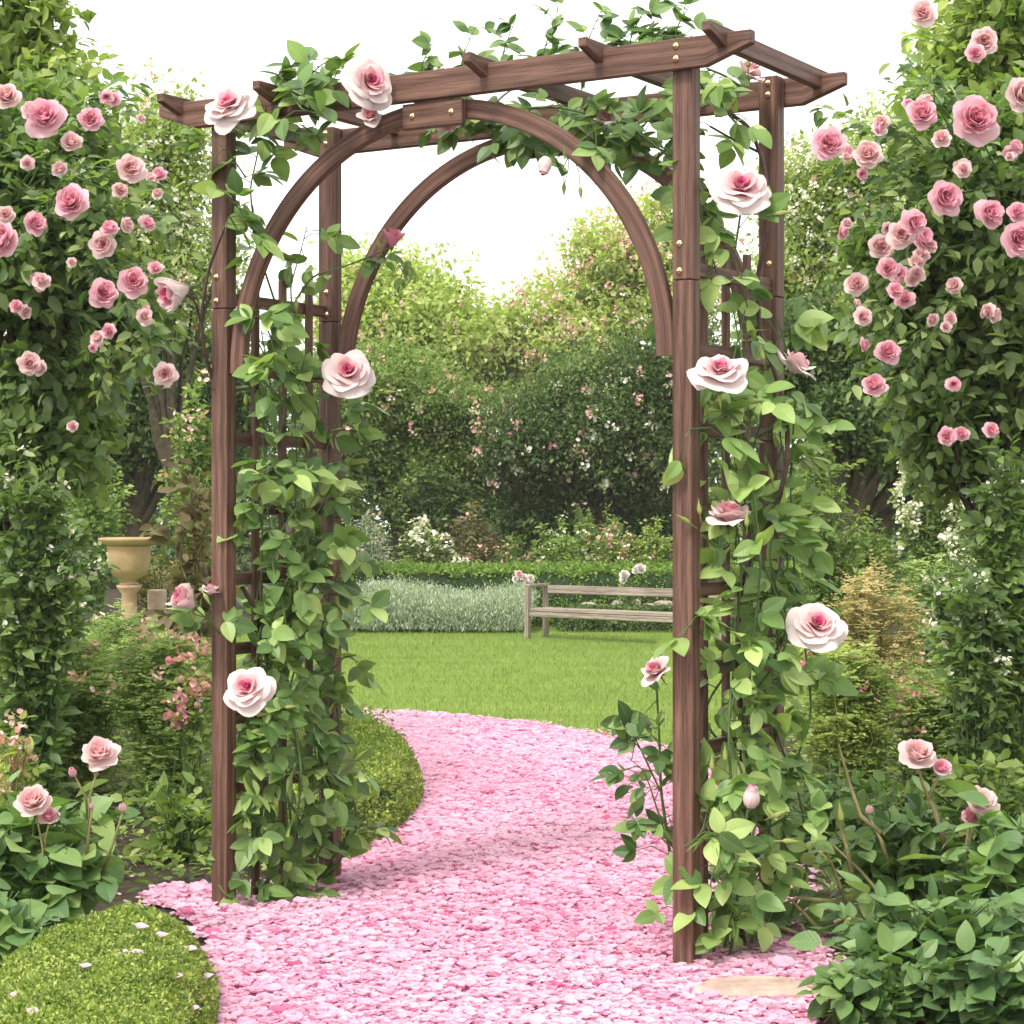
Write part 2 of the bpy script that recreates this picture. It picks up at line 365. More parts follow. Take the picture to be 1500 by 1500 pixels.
def rose_mesh(kind, mat, hi=True):
    mb = MB(); nu, nv = (7, 6) if hi else (5, 4)
    if kind == 'open':
        rings = [(5, .07, .0, 1.02, .74, 50, 108, .8, .10, -.02), (5, .07, .03, .86, .64, 36, 88, .9, .26, .02), (5, .06, .05, .72, .52, 24, 66, 1., .45, .14),
                 (5, .05, .07, .62, .42, 12, 48, 1.2, .62, .3), (5, .04, .09, .52, .29, 2, 38, 1.4, .74, .46), (4, .03, .1, .46, .22, -4, 26, 1.6, .88, .66), (3, .02, .12, .40, .15, -6, 12, 2, 1., .86), (2, .008, .12, .36, .08, -3, 8, 2, 1., .98)]
    elif kind == 'side':
        rings = [(4, .07, .0, .9, .56, 40, 88, 1.1, .12, 0), (5, .07, .03, .84, .5, 24, 62, 1.1, .34, .1), (5, .06, .05, .74, .4, 10, 42, 1.3, .55, .3), (4, .05, .06, .68, .32, 2, 26, 1.5, .7, .45), (4, .03, .08, .62, .24, -4, 12, 1.5, .85, .62), (3, .015, .1, .56, .14, -4, 4, 2, .95, .85)]
    elif kind == 'bud':
        rings = [(4, .12, 0, 2.3, .95, 60, -42, .62, .22, .10), (4, .10, .04, 2.25, .8, 54, -38, .62, .4, .2), (3, .06, .1, 2.1, .6, 44, -34, .7, .5, .4)]
    elif kind == 'cup':
        rings = [(4, .06, 0, 1.0, .5, 42, 30, 1., .1, .0), (4, .07, .02, 1.02, .46, 26, 34, 1.2, .3, .1), (4, .06, .05, .98, .38, 18, 14, 1.2, .5, .3), (4, .04, .06, .94, .28, 10, 4, 1.4, .75, .5), (3, .02, .08, .86, .16, 2, -2, 1.6, .9, .8)]
    else:   # full, ruffled garden rose
        rings = [(6, .08, 0, .92, .66, 66, 74, .9, .12, .0), (7, .08, .03, .95, .56, 54, 40, 1., .3, .05), (8, .07, .06, .9, .44, 42, 28, 1., .45, .15), (8, .06, .09, .83, .36, 31, 24, 1.1, .6, .25), (7, .05, .11, .74, .25, 20, 20, 1.2, .75, .35), (6, .04, .12, .7, .2, 11, 14, 1.5, .9, .5), (4, .02, .13, .64, .14, 2, 8, 1.5, 1, .6)]
    if kind == 'bud':
        PF = [(.15, 0), (.62, .12), (.92, .42), (1, .75), (.88, 1.1), (.62, 1.4), (.38, 1.58)]
        for n, r0, L, W, t0, t1, off, PP in ((4, .6, 1., .72, .1, .12, 0, PF[:6]+[(.66, 1.5)]), (4, .52, 1.05, .6, .3, .3, .8, PF), (3, .4, 1.08, .45, .45, .55, .3, PF)):
            for k in range(n): petal(mb, off+2*PI*k/n+rng.normal()*.08, r0*rng.uniform(.97, 1.03), 0, L*rng.uniform(.95, 1.04), W, 0, 0, 1, t0, t1, nu, 8, .012, .08, prof=PP)
        return mb.mesh('rose_bloom', mat, True)
    for q, (n, r0, z0, L, W, a0, a1, p, t0, t1) in enumerate(rings):
        off = rng.uniform(0, 6)
        for k in range(n):
            j = lambda s: rng.normal()*s
            petal(mb, off+2*PI*k/n+j(.09), r0, z0, L*(1+j(.05)), W*(1+j(.06)), a0+j(3), a1+j(7 if kind != 'bud' else 1.5), p, t0, t1, nu, nv, .085 if kind != 'bud' else .012)
    return mb.mesh('rose_bloom', mat, True)
def calyx_mesh():
    mb = MB(); mb.lathe([(.02, -.62), (.028, -.25), (.05, -.16), (.1, -.1), (.115, -.02), (.08, .04)], seg=8)
    for k in range(5):
        a = 2*PI*k/5; d = np.array([math.cos(a), math.sin(a), 0])
        P = [d*.07+[0, 0, -.02], d*.22+[0, 0, .0], d*.36+[0, 0, -.07]]; s = np.cross(d, [0, 0, 1])
        mb.add([P[0]-s*.05, P[0]+s*.05, P[1]+s*.05, P[2], P[1]-s*.05], [[0, 1, 2, 3, 4]])
    return mb.mesh('calyx', STEM, True)
def budgreen_mesh():
    mb = MB(); mb.lathe([(.05, -.9), (.06, -.2), (.16, -.1), (.22, .1), (.2, .35), (.12, .65), (.03, .95), (.005, 1.05)], seg=10)
    for k in range(4):
        a = k*1.6; d = np.array([math.cos(a), math.sin(a), 0]); s = np.cross(d, [0, 0, 1])
        mb.add([d*.2-s*.1, d*.2+s*.1, d*.24+s*.06+[0, 0, .4], d*.16+[0, 0, 1.25], d*.24-s*.06+[0, 0, .4]], [[0, 1, 2, 3, 4]])
    return mb.mesh('green_bud', BUDM, True)
BUDM = plain('bud_green', [(.35, (.14, .22, .05)), (.65, (.34, .34, .1))], 30, .5, 0)
CAL = calyx_mesh(); GB = budgreen_mesh()
RM = {('open', 0): [rose_mesh('open', ROSE) for _ in range(4)], ('side', 0): [rose_mesh('side', ROSE) for _ in range(3)],
      ('bud', 0): [rose_mesh('bud', ROSE) for _ in range(2)], ('cup', 1): [rose_mesh('cup', ROSED)], ('cup', 0): [rose_mesh('cup', ROSE) for _ in range(2)],
      ('full', 0): [rose_mesh('full', PINK, False) for _ in range(4)], ('full', 1): [rose_mesh('full', SOFT, False) for _ in range(3)],
      ('bud', 1): [rose_mesh('bud', SOFT, False)], ('bud', 2): [rose_mesh('bud', PINK, False)], ('full', 2): [rose_mesh('full', WHT, False) for _ in range(2)]}
cnt = [0]
def bloom(parent, pos, axis, R, kind='open', var=0, calyx=True, name='rose_bloom'):
    cnt[0] += 1; ms = RM[(kind, var)]; o = bpy.data.objects.new(name, ms[cnt[0] % len(ms)]); C.objects.link(o)
    z = Vector(nrm(axis)); q = z.to_track_quat('Z', 'Y').to_matrix().to_4x4() @ Matrix.Rotation(cnt[0]*2.4, 4, 'Z')
    base = Vector(parent.location) if parent else Vector((0, 0, 0))
    o.matrix_local = Matrix.Translation(Vector(pos)-base) @ q @ Matrix.Scale(R, 4); o.parent = parent
    if calyx:
        c = bpy.data.objects.new('calyx', CAL); C.objects.link(c); c.parent = o
    return o
def gbud(parent, pos, axis, L):
    o = bpy.data.objects.new('green_bud', GB); C.objects.link(o)
    q = Vector(nrm(axis)).to_track_quat('Z', 'Y').to_matrix().to_4x4()
    o.matrix_local = Matrix.Translation(Vector(pos)-Vector(parent.location)) @ q @ Matrix.Scale(L, 4); o.parent = parent

# ---------------------------------------------------------------- setting
def inpoly(P, poly):
    x, y = P[:, 0], P[:, 1]; c = np.zeros(len(P), bool); n = len(poly)
    for i in range(n):
        x1, y1 = poly[i]; x2, y2 = poly[(i+1) % n]
        if y1 == y2: continue
        m = ((y1 > y) != (y2 > y)) & (x < (x2-x1)*(y-y1)/(y2-y1)+x1); c ^= m
    return c
def edged(P, poly):
    d = np.full(len(P), 1e9); n = len(poly)
    for i in range(n):
        a = np.array(poly[i]); b = np.array(poly[(i+1) % n]); ab = b-a
        t = np.clip(((P-a)@ab)/max(ab@ab, 1e-9), 0, 1); d = np.minimum(d, np.linalg.norm(P-a-t[:, None]*ab, axis=1))
    return d
def smooth_poly(pts, it=2):
    P = [np.array(p, float) for p in pts]
    for _ in range(it):
        Q = []
        for i in range(len(P)):
            a, b = P[i], P[(i+1) % len(P)]; Q += [a*.75+b*.25, a*.25+b*.75]
        P = Q
    return [tuple(p) for p in P]
def sheet(name, poly, z, mat, kind='structure'):
    me = bpy.data.meshes.new(name); me.from_pydata([(x, y, z) for x, y in poly], [], [list(range(len(poly)))]); me.materials.append(mat)
    return tag(link(name, me), kind=kind)
def samp(poly, n):
    a = np.array(poly); lo, hi = a.min(0), a.max(0); out = []
    k = 0
    while k < n:
        P = rng.uniform(lo, hi, (n*2, 2)); P = P[inpoly(P, poly)]; out.append(P); k += len(P)
    return np.concatenate(out)[:n]
SOIL = plain('soil', [(.3, (.018, .011, .007)), (.55, (.05, .034, .022)), (.75, (.09, .06, .04))], 22, .95, .9, .03)
sheet('ground', [(-60, -5), (60, -5), (60, 90), (-60, 90)], 0, SOIL)
m = M('lawn_turf'); m.set(.9, .1)
co = obj_co(m); mp = m.node('ShaderNodeMapping'); m.ln(co, mp.inputs[0]); mp.inputs['Rotation'].default_value = (0, 0, .05); mp.inputs['Scale'].default_value = (.12, 1, 1)
st = m.noise(2.6, 2, mp.outputs[0]); fine = m.noise(34, 6, co, .7)
c = m.ramp(st, [(.35, (.15, .21, .04)), (.65, (.19, .255, .055))]); c = m.mix(.6, c, m.ramp(fine, [(.3, (.55, .6, .5)), (.7, (1.3, 1.3, 1.2))]), 'MULTIPLY')
m.ln(c, m.b.inputs['Base Color']); m.bump(fine, .5, .02); TURF = m.m
path_far = [(455, 1046), (520, 1045), (600, 1047), (680, 1053), (760, 1062), (820, 1070), (870, 1080), (940, 1094), (1000, 1108)]
pf = [tuple(gnd(x, y)[:2]) for x, y in path_far]
lawn = pf[::-1]+[(-1.6, 12.6), (-5.2, 14.2), (-7, 17), (-6, 23.5), (-2, 21.2), (0.4, 20.9), (2.4, 20.6), (4, 19), (3.2, 14), (1.4, 11.2)]
lawn = smooth_poly(lawn, 1)
sheet('lawn', lawn, .012, TURF)
PGR = plain('petal_strewn_soil', [(.3, (.66, .28, .38)), (.5, (.8, .42, .55)), (.7, (.84, .54, .66))], 45, .8, .6, .02)
path = [tuple(gnd(x, y)[:2]) for x, y in [(330, 1640), (316, 1500), (322, 1430), (300, 1372), (255, 1335), (205, 1325), (230, 1308), (330, 1306), (440, 1300), (500, 1272), (560, 1234), (605, 1195), (620, 1140), (604, 1096), (566, 1064), (520, 1046), (600, 1047), (680, 1053), (760, 1062), (820, 1070), (870, 1080), (940, 1094), (1000, 1108), (1090, 1160), (1150, 1240), (1185, 1340), (1212, 1420), (1196, 1500), (1170, 1640)]]
sheet('path', path, .008, PGR)
# rose petals lying all over the path
n = 95000
P = samp(path, n); near = np.clip((9-P[:, 1])/5, 0, 1); keep = rng.uniform(0, 1, n) < (.55+.45*near); P = P[keep]; n = len(P)
jit = rng.normal(size=(n, 2))*.025; P = P+jit
lump = .010*(np.sin(P[:, 0]*9+1)*np.sin(P[:, 1]*7)+np.sin(P[:, 0]*23+P[:, 1]*17)*.6)
edge_out = rng.uniform(0, 1, n) < .035; P[edge_out] += rng.normal(size=(edge_out.sum(), 2))*.13
h = .013+np.abs(lump)+rng.uniform(0, 1, n)**2*.009
ang = rng.uniform(0, 2*PI, n); tilt = rng.normal(size=(n, 3))*[.17, .17, 0]+[0, 0, 1]
flip = np.where(rng.uniform(0, 1, n) < .35, -1., 1.)[:, None]
ro = np.clip(rng.normal(.38, .19, n)+.16*np.sin(P[:, 0]*3.1+1)*np.sin(P[:, 1]*2.3), 0, 1); ro[rng.uniform(0, 1, n) < .035] = 1
PET = M('fallen_petal'); PET.set(.55, .25)
cc = PET.ramp(PET.attr('rnd'), [(0, (.86, .64, .74)), (.35, (.86, .58, .70)), (.65, (.85, .51, .65)), (.88, (.82, .38, .55)), (1, (.7, .2, .36))])
cc = PET.mix(1.0, cc, PET.ramp(PET.noise(50, 2, obj_co(PET)), [(.3, (.88, .84, .86)), (.7, (1.05, 1.05, 1.05))]), 'MULTIPLY')
PET.ln(cc, PET.b.inputs['Base Color']); PET.transl(cc, .48)
S = rng.uniform(.014, .028, n)*(1+1.1*rng.uniform(0, 1, n)**6)
tag(leaves('rose_petals', np.c_[P, h], np.c_[np.cos(ang), np.sin(ang), rng.normal(size=n)*.12], tilt*flip, S, TC, PET.m, rnd=ro), 'thick drift of pink rose petals covering the whole garden path', 'petals', kind='stuff')
# grass
n = 150000
P = samp(lawn, n); keep = (np.abs(P[:, 0]-.05*P[:, 1]) < P[:, 1]*.27); P = P[keep]; n = len(P)
dd = edged(P, lawn)
tag(leaves('grass', np.c_[P, np.full(n, .01)], nrm(np.c_[rng.normal(size=(n, 2))*.45, np.ones(n)]), rv(n), rng.uniform(.022, .045, n)*(1+.5*(dd < .06)), TB, G['grass']), 'short mown bright green grass of the lawn', 'grass', kind='stuff')

# clipped box mounds
def mound(name, label, foot, h, w, nl, lsz, mat, z0=0, cat='hedge', pw=.5, core=None):
    foot = smooth_poly(foot, 2); a = np.array(foot); c = a.mean(0)
    def H(P):
        d = edged(P, foot); q = np.clip(d/w, 0, 1); b = h*np.sqrt(np.clip(1-(1-q)**2, 0, 1))**(2*pw)
        return b*(1+.05*np.sin(P[:, 0]*11+1)*np.sin(P[:, 1]*9)+.035*np.sin(P[:, 0]*31)*np.sin(P[:, 1]*27))
    o = empty(name, (c[0], c[1], 0), label, cat)
    g = max(.02, min(w/4, .08)); lo, hi = a.min(0)-g, a.max(0)+g
    nx, ny = [int(v) for v in np.ceil((hi-lo)/g)+1]
    X, Y = np.meshgrid(lo[0]+g*np.arange(nx), lo[1]+g*np.arange(ny), indexing='ij'); Q = np.c_[X.ravel(), Y.ravel()]
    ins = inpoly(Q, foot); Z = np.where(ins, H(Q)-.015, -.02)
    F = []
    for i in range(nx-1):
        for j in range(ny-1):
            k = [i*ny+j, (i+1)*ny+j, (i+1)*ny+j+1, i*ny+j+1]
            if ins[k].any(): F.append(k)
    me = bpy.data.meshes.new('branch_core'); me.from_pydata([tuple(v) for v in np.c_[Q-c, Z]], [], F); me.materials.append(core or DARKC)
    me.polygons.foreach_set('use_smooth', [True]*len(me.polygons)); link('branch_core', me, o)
    # leaves: surface-area weighted sampling by jittered slope
    P = samp(foot, nl); e = .01
    z = H(P); gx = (H(P+[e, 0])-z)/e; gy = (H(P+[0, e])-z)/e; sl = np.sqrt(1+np.minimum(gx*gx+gy*gy, 60))
    rep = rng.poisson(np.clip(sl*.8, 0, 7)); P = np.repeat(P, rep, 0); gx = np.repeat(gx, rep); gy = np.repeat(gy, rep); k = len(P)
    P = P+rng.normal(size=(k, 2))*.004
    ok = inpoly(P, foot); P = P[ok]; gx = gx[ok]; gy = gy[ok]; k = len(P)
    z = H(P); steep = np.sqrt(gx*gx+gy*gy) > 1.2; z = np.where(steep, z*rng.uniform(.15, 1, k), z)
    z = z+rng.normal(size=k)*.006
    N = nrm(np.c_[-gx, -gy, np.ones(k)])
    D = nrm(N*.5+rv(k)*.9); Nn = nrm(N+rv(k)*.7)
    S = lsz*rng.uniform(.6, 1.4, k); long = rng.uniform(0, 1, k) < .02; S[long] *= 1.7
    leaves('foliage', np.c_[P-c, np.maximum(z, .005)], D, Nn, S, TF if lsz < .03 else TM, mat, o)
    return o, H, foot
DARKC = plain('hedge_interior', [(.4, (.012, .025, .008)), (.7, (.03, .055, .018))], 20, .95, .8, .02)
gp = lambda L: [tuple(gnd(x, y)[:2]) for x, y in L]
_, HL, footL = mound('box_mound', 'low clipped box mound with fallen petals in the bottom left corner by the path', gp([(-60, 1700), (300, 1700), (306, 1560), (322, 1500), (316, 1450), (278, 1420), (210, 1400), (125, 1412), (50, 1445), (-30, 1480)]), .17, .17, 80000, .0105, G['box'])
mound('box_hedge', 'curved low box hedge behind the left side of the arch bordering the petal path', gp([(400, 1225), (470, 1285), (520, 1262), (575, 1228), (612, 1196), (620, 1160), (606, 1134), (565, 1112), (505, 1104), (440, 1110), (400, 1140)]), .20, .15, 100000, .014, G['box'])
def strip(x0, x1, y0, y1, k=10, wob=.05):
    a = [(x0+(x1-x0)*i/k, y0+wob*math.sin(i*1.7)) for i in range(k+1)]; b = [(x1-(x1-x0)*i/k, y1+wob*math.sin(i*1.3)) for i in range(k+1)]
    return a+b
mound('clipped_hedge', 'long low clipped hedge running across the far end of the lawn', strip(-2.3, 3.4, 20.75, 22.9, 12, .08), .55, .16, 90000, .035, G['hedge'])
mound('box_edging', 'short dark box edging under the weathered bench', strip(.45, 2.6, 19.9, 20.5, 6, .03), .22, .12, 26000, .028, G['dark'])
# petals fallen on the mound: individuals
pm = leaves('tmp', [[0, 0, 0]], [[1, 0, 0]], [[0, 0, 1]], [1.], TC, PET.m, rnd=np.array([.02])).data
bpy.data.objects.remove(bpy.data.objects['tmp'])
for i, (x, y) in enumerate([(206, 1367), (237, 1379), (277, 1374), (278, 1400), (200, 1408), (178, 1408), (230, 1416), (259, 1441), (304, 1440), (125, 1425), (22, 1468), (48, 1492), (283, 1488)]):
    p = gnd(x, y, .12); z = float(HL(p[None, :2])[0]); p = gnd(x, y, z)
    o = link('rose_petal', pm); o.location = (p[0], p[1], z+.012); o.rotation_euler = (rng.uniform(0, .3), rng.normal()*.15, rng.uniform(-.6, .6)); o.scale = [rng.uniform(.026, .046)]*3
    tag(o, 'pale pink petal fallen on top of the box mound in the bottom left corner', 'petal', 'petals fallen on the box mound')
# stepping stone
STONE = plain('pale_stone', [(.3, (.3, .2, .16)), (.7, (.52, .4, .33))], 12, .85, .5, .01)
mb = MB(); p = gnd(1112, 1462)
pts = [(-.17, -.04), (-.11, -.09), (.02, -.1), (.14, -.07), (.18, .0), (.13, .06), (0, .085), (-.12, .06)]
mb.add([(a*1.02, b*1.02, 0) for a, b in pts]+[(a, b, .028) for a, b in pts]+[(a*.93, b*.9, .038) for a, b in pts], [[i, (i+1) % 8, 8+(i+1) % 8, 8+i] for i in range(8)]+[[8+i, 8+(i+1) % 8, 16+(i+1) % 8, 16+i] for i in range(8)]+[[16+i for i in range(8)]])
tag(mb.build('stepping_stone', STONE, loc=(p[0], p[1], .0)), 'flat pale stone lying bare among the petals beside the front right post', 'stone')

# ---------------------------------------------------------------- garden arch
AC = np.array([-.0644, 6.1325, 0]); TH = math.radians(-31.4); W2, D2 = 1.545/2, .535/2
ux = np.array([math.cos(TH), math.sin(TH), 0]); uy = np.array([-math.sin(TH), math.cos(TH), 0])
def A(u, v, z): return AC+ux*u+uy*v+np.array([0, 0, z])
arch = empty('garden_arch', AC, 'brown wooden garden arch with rounded top and lattice sides over the petal path', 'garden arch', TH)
PW, PD = .058, .05; TOP = 2.425
def bolt(parent, u, v, z, ax=(0, -1, 0)):
    mb = MB(); mb.lathe([(.0085, 0), (.0088, .0015), (.0075, .003), (.0048, .0032), (.0048, .0075), (.0035, .009), (.001, .0095)], (u, v, z), 14, ax)
    return mb.build('bolt', BRASS, parent, True)
for su, sv in ((-1, -1), (1, -1), (-1, 1), (1, 1)):
    mb = MB(); x, y = su*W2, sv*D2
    mb.board((x, y, .897), (0, 0, 1), 1.806, PD, PW, (1, 0, 0), .003)
    mb.board((x, y, (1.8015+TOP)/2), (0, 0, 1), TOP-1.8015, PD, PW, (1, 0, 0), .003)
    o = mb.build('post', WOOD, arch)
    for z in (1.896, 1.825): bolt(o, x+(-.008 if sv < 0 else .004), y-PD/2, z)
    if sv > 0:
        for z in (2.405, 2.372): bolt(o, x, y-PD/2, z)
for sv in (-1, 1):
    mb = MB(); y = sv*(D2+PD/2+.0145); mb.board((0, y, 2.385), (1, 0, 0), 1.965, .026, .08, (0, 0, 1), .003, (.13, .036))
    o = mb.build('beam', WOOD, arch)
    if sv < 0:
        for x in (-W2, W2):
            for z in (2.405, 2.372): bolt(o, x-.004, y-.013, z)
for k in range(6):
    mb = MB(); mb.board((-.9+.36*k, 0, 2.412), (0, 1, 0), .82, .026, .052, (0, 0, 1), .0025, (.09, .026)); mb.build('rafter', WOOD, arch)
R1, R0, ZC = .742, .688, 1.607
for sv in (-1, 1):
    for sg in (-1, 1):
        mb = MB(); n = 30; th0 = 0 if True else 0; V = []; F = []; UV = []; t = .026; y0 = sv*D2
        for i in range(n+1):
            a = math.radians(0+89.5*i/n)
            for r, yy in ((R0+.003, -t/2), (R1-.003, -t/2), (R1, -t/2+.003), (R1, t/2-.003), (R1-.003, t/2), (R0+.003, t/2), (R0, t/2-.003), (R0, -t/2+.003)):
                zz = ZC+r*math.sin(a); V.append((sg*r*math.cos(a), y0+yy, zz))
        us = [0, .068, .072, .098, .102, .17, .174, .2, .204]; off = rng.uniform(0, 5)
        for i in range(n):
            for k in range(8):
                k2 = (k+1) % 8; q = [i*8+k, i*8+k2, (i+1)*8+k2, (i+1)*8+k]; F.append(q if sg < 0 else q[::-1])
                l0, l1 = i*.0385+off, (i+1)*.0385+off; uvs = [(us[k], l0), (us[k+1], l0), (us[k+1], l1), (us[k], l1)]; UV.append(uvs if sg < 0 else uvs[::-1])
        F.append([k for k in range(8)]); UV.append([(0, 0)]*8)
        mb.add(V, F, UV); mb.build('arch_rib', WOOD, arch)
    mb = MB(); y = sv*D2-.028 if sv < 0 else sv*D2+.028
    mb.board((0, y, 2.305), (1, 0, 0), .20, .024, .072, (0, 0, 1), .003)
    o = mb.build('joining_plate', WOOD, arch)
    if sv < 0:
        for x in (-.065, .065): bolt(o, x, y-.012, 2.305)
for su in (-1, 1):
    for k in range(9):
        mb = MB(); mb.board((su*(W2+.004), 0, .150+.2105*k), (0, 1, 0), 2*D2-PD-.002, .018, .036, (0, 0, 1), .002); mb.build('lattice_rail', WOOD, arch)
    for v in (-.135, 0, .135):
        mb = MB(); mb.board((su*(W2+.004-.0185), v, .96), (0, 0, 1), 1.90, .026, .016, (1, 0, 0), .002); mb.build('lattice_slat', WOOD, arch)

# ---------------------------------------------------------------- climbing roses on the arch
CAMV = np.array([0, -1, 0.])
def spray(acc, mb, p, d, n=5, L=.075, reach=.09, face=None):
    """a compound leaf: petiole from p along d carrying n leaflets"""
    p = np.array(p); d = nrm(d); q = p+d*reach+np.array([0, 0, -.2*reach]); mid = p+d*reach*.5+np.array([0, 0, .08*reach])
    mb.tube([p, mid, q], [.0016, .0013, .001], 4)
    N = nrm(np.array([0, -.45, .75])+rng.normal(size=3)*.42) if face is None else nrm(face+rng.normal(size=3)*.3)
    sd = nrm(np.cross(d, N)); tip = nrm(d+[0, 0, -.35])
    acc.add(q, nrm(tip+rng.normal(size=3)*.15), N+rng.normal(size=3)*.2, L*rng.uniform(.85, 1.25))
    for k in range((n-1)//2):
        b = q*(1-.42*k)+mid*.42*k if k else q*.85+mid*.15
        for s in (-1, 1):
            acc.add(b, nrm(sd*s+tip*.55+rng.normal(size=3)*.2), N+rng.normal(size=3)*.28, L*rng.uniform(.6, 1.05))
CN = []
def cane(acc, mb, pts, r0, r1, step, L, spread=1., bias=(0, 0, 0), n=(3, 5), skip=0, reach=(.03, .11), green=None):
    pts = np.array(pts, float)
    t = np.linspace(0, 1, len(pts)); tt = np.linspace(0, 1, max(8, len(pts)*6))
    # catmull-ish smoothing by cubic interp through numpy
    if mb is None: mb = MB(); CN.append(mb)
    Q = np.stack([np.interp(tt, t, pts[:, k]) for k in range(3)], 1)
    for _ in range(3): Q[1:-1] = (Q[:-2]+2*Q[1:-1]+Q[2:])/4
    mb.tube(Q, np.linspace(r0, r1, len(Q)), 6)
    seg = np.linalg.norm(np.diff(Q, axis=0), axis=1); cum = np.r_[0, np.cumsum(seg)]; s = skip*cum[-1]
    while s < cum[-1]:
        p = np.array([np.interp(s, cum, Q[:, k]) for k in range(3)])
        d = nrm(rng.normal(size=3)*[1, 1, .55]*spread+np.array(bias)+[0, 0, .15])
        spray(acc, mb, p, d, int(rng.choice(n)), L, rng.uniform(*reach)); s += step*rng.uniform(.5, 1.5)
    return Q
# left side
loc = A(-W2, 0, 0); vl = empty('climbing_rose', loc, 'leafy pale pink climbing rose covering the left side of the wooden arch', 'climbing rose')
acc = Acc(); mb = MB(); cn = MB()
def wig(z, amp=.05): return rng.normal()*amp
for k in range(10):
    v0 = rng.uniform(-.17, .2); P = [A(-W2+rng.uniform(-.0, .1), v0, 0.02)]
    top = rng.uniform(1.35, 1.85)
    for z in np.arange(.2, top, .22): P.append(A(-W2+.05+wig(z, .045)+.05*(z < 1.6), np.clip(v0+wig(z, .07), -.18, .22), z))
    cane(acc, mb, P, .0045, .002, .080, .073, 1., ux*.18+CAMV*.2)
for k in range(4):
    P = [A(-W2+.03, -.2, .05)]
    for z in np.arange(.25, [1.0, 1.5, 1.75, .7][k], .22): P.append(A(-W2+.045+wig(z, .015), -.17+abs(wig(z, .03)), z))
    cane(acc, mb, P, .004, .002, .062, .074, 1., ux*.25+CAMV*.3)
for P in ([at(400, 500, 6.3), at(390, 480, 6.25), at(370, 450, 6.2)], [at(420, 560, 6.3), at(400, 540, 6.2), at(380, 560, 6.15)], [at(440, 560, 6.5), at(470, 560, 6.5), at(500, 600, 6.45)], [at(440, 700, 6.3), at(400, 680, 6.2), at(360, 710, 6.12)], [at(440, 880, 6.5), at(490, 870, 6.5), at(530, 880, 6.5)], [at(440, 800, 6.5), at(490, 790, 6.5), at(525, 800, 6.5)], [at(440, 1130, 6.4), at(500, 1120, 6.45), at(540, 1130, 6.45)]): cane(acc, mb, P, .003, .0015, .04, .08, .8, (0, -.3, 0))
for k in range(2):    # side shoots leaning into the arch
    z = [.35, .62, .95, .85, .5][k]; P = [A(-W2+.05, .1, z), A(-W2+.14, .12+.03*k, z+.12), A(-W2+.22, .1, z+.13)]
    cane(acc, mb, P, .003, .0015, .05, .068, 1, ux*.3)
Yl = 6.33
cane(acc, mb, [at(402, 440, 6.45), at(384, 385, Yl), at(372, 330, Yl), at(366, 275, Yl), at(380, 215, Yl), at(365, 180, Yl)], .0035, .002, .042, .076, 1, (-.12, -.25, 0), reach=(.02, .09))
cane(acc, mb, [at(372, 330, Yl-.05), at(345, 300, 6.2), at(315, 270, 6.15)], .0025, .0015, .04, .08, .8, (-.3, -.2, 0))
cane(acc, mb, [at(360, 260, Yl-.05), at(330, 215, 6.2), at(312, 232, 6.15)], .0025, .0015, .045, .08, .8, (-.3, -.2, 0))
cane(acc, mb, [at(350, 340, 6.2), at(335, 315, 6.15), at(330, 340, 6.1)], .0025, .0015, .05, .085, .8, (-.1, -.3, 0))
cane(acc, mb, [at(430, 470, 6.45), at(425, 420, 6.45), at(440, 370, 6.45), at(450, 330, 6.5)], .003, .0015, .05, .075, 1, (.1, -.1, 0))
cane(acc, mb, [at(415, 470, 6.4), at(455, 405, 6.4), at(500, 392, 6.4), at(545, 375, 6.38), at(572, 362, 6.38)], .0035, .002, .075, .055, .8, (0, 0, -.2), (3,), reach=(.02, .05))
cane(acc, mb, [at(545, 375, 6.38), at(580, 380, 6.38), at(600, 415, 6.38)], .002, .001, .05, .05, .6, (0, 0, -.5), (3,), reach=(.01, .03))
cane(cacc := Acc(), None, [at(318, 575, 6.32), at(300, 520, 6.28), at(294, 465, 6.26), at(305, 395, 6.24), at(330, 330, 6.2)], .0065, .004, 9, .05)
cane(cacc, None, [at(294, 470, 6.26), at(285, 440, 6.22), at(268, 428, 6.2)], .004, .003, 9, .05)
cane(cacc, None, [at(355, 860, 6.35), at(380, 905, 6.4), at(390, 960, 6.45), at(400, 1010, 6.5)], .006, .006, 9, .05)
cane(acc, mb, [at(330, 940, 6.3), at(305, 905, 6.25), at(285, 900, 6.22)], .003, .002, .05, .075, .8, (-.2, -.2, -.3))
# over the top from the left
cane(acc, mb, [at(375, 195, Yl), at(410, 150, 6.2), at(450, 140, 6.1), at(500, 130, 6.05), at(520, 115, 6.03)], .0035, .002, .028, .074, 1, (0, -.2, .12))
cane(acc, mb, [at(430, 170, 6.2), at(445, 120, 6.15), at(470, 95, 6.1), at(490, 85, 6.1)], .003, .0015, .035, .072, .9, (0, 0, .3))
cane(acc, mb, [at(450, 100, 6.1), at(500, 120, 6.05), at(515, 90, 6.05)], .003, .0015, .03, .075, .9, (0, -.1, .3))
cane(acc, mb, [at(420, 120, 6.1), at(440, 160, 5.9), at(480, 170, 5.88)], .003, .0015, .03, .078, .9, (0, -.3, .1))
cane(acc, mb, [at(400, 180, 6.25), at(440, 190, 6.2), at(475, 210, 6.2)], .003, .0015, .035, .072, .9, (0, -.1, -.2))
for q in CN: q.build('cane', CANE, vl, True).location = -Vector(vl.location)
CN.clear()
mb.build('stem', STEM, vl, True).location = -Vector(vl.location)
acc.build('foliage', TN, G['vine'], vl, local=loc)
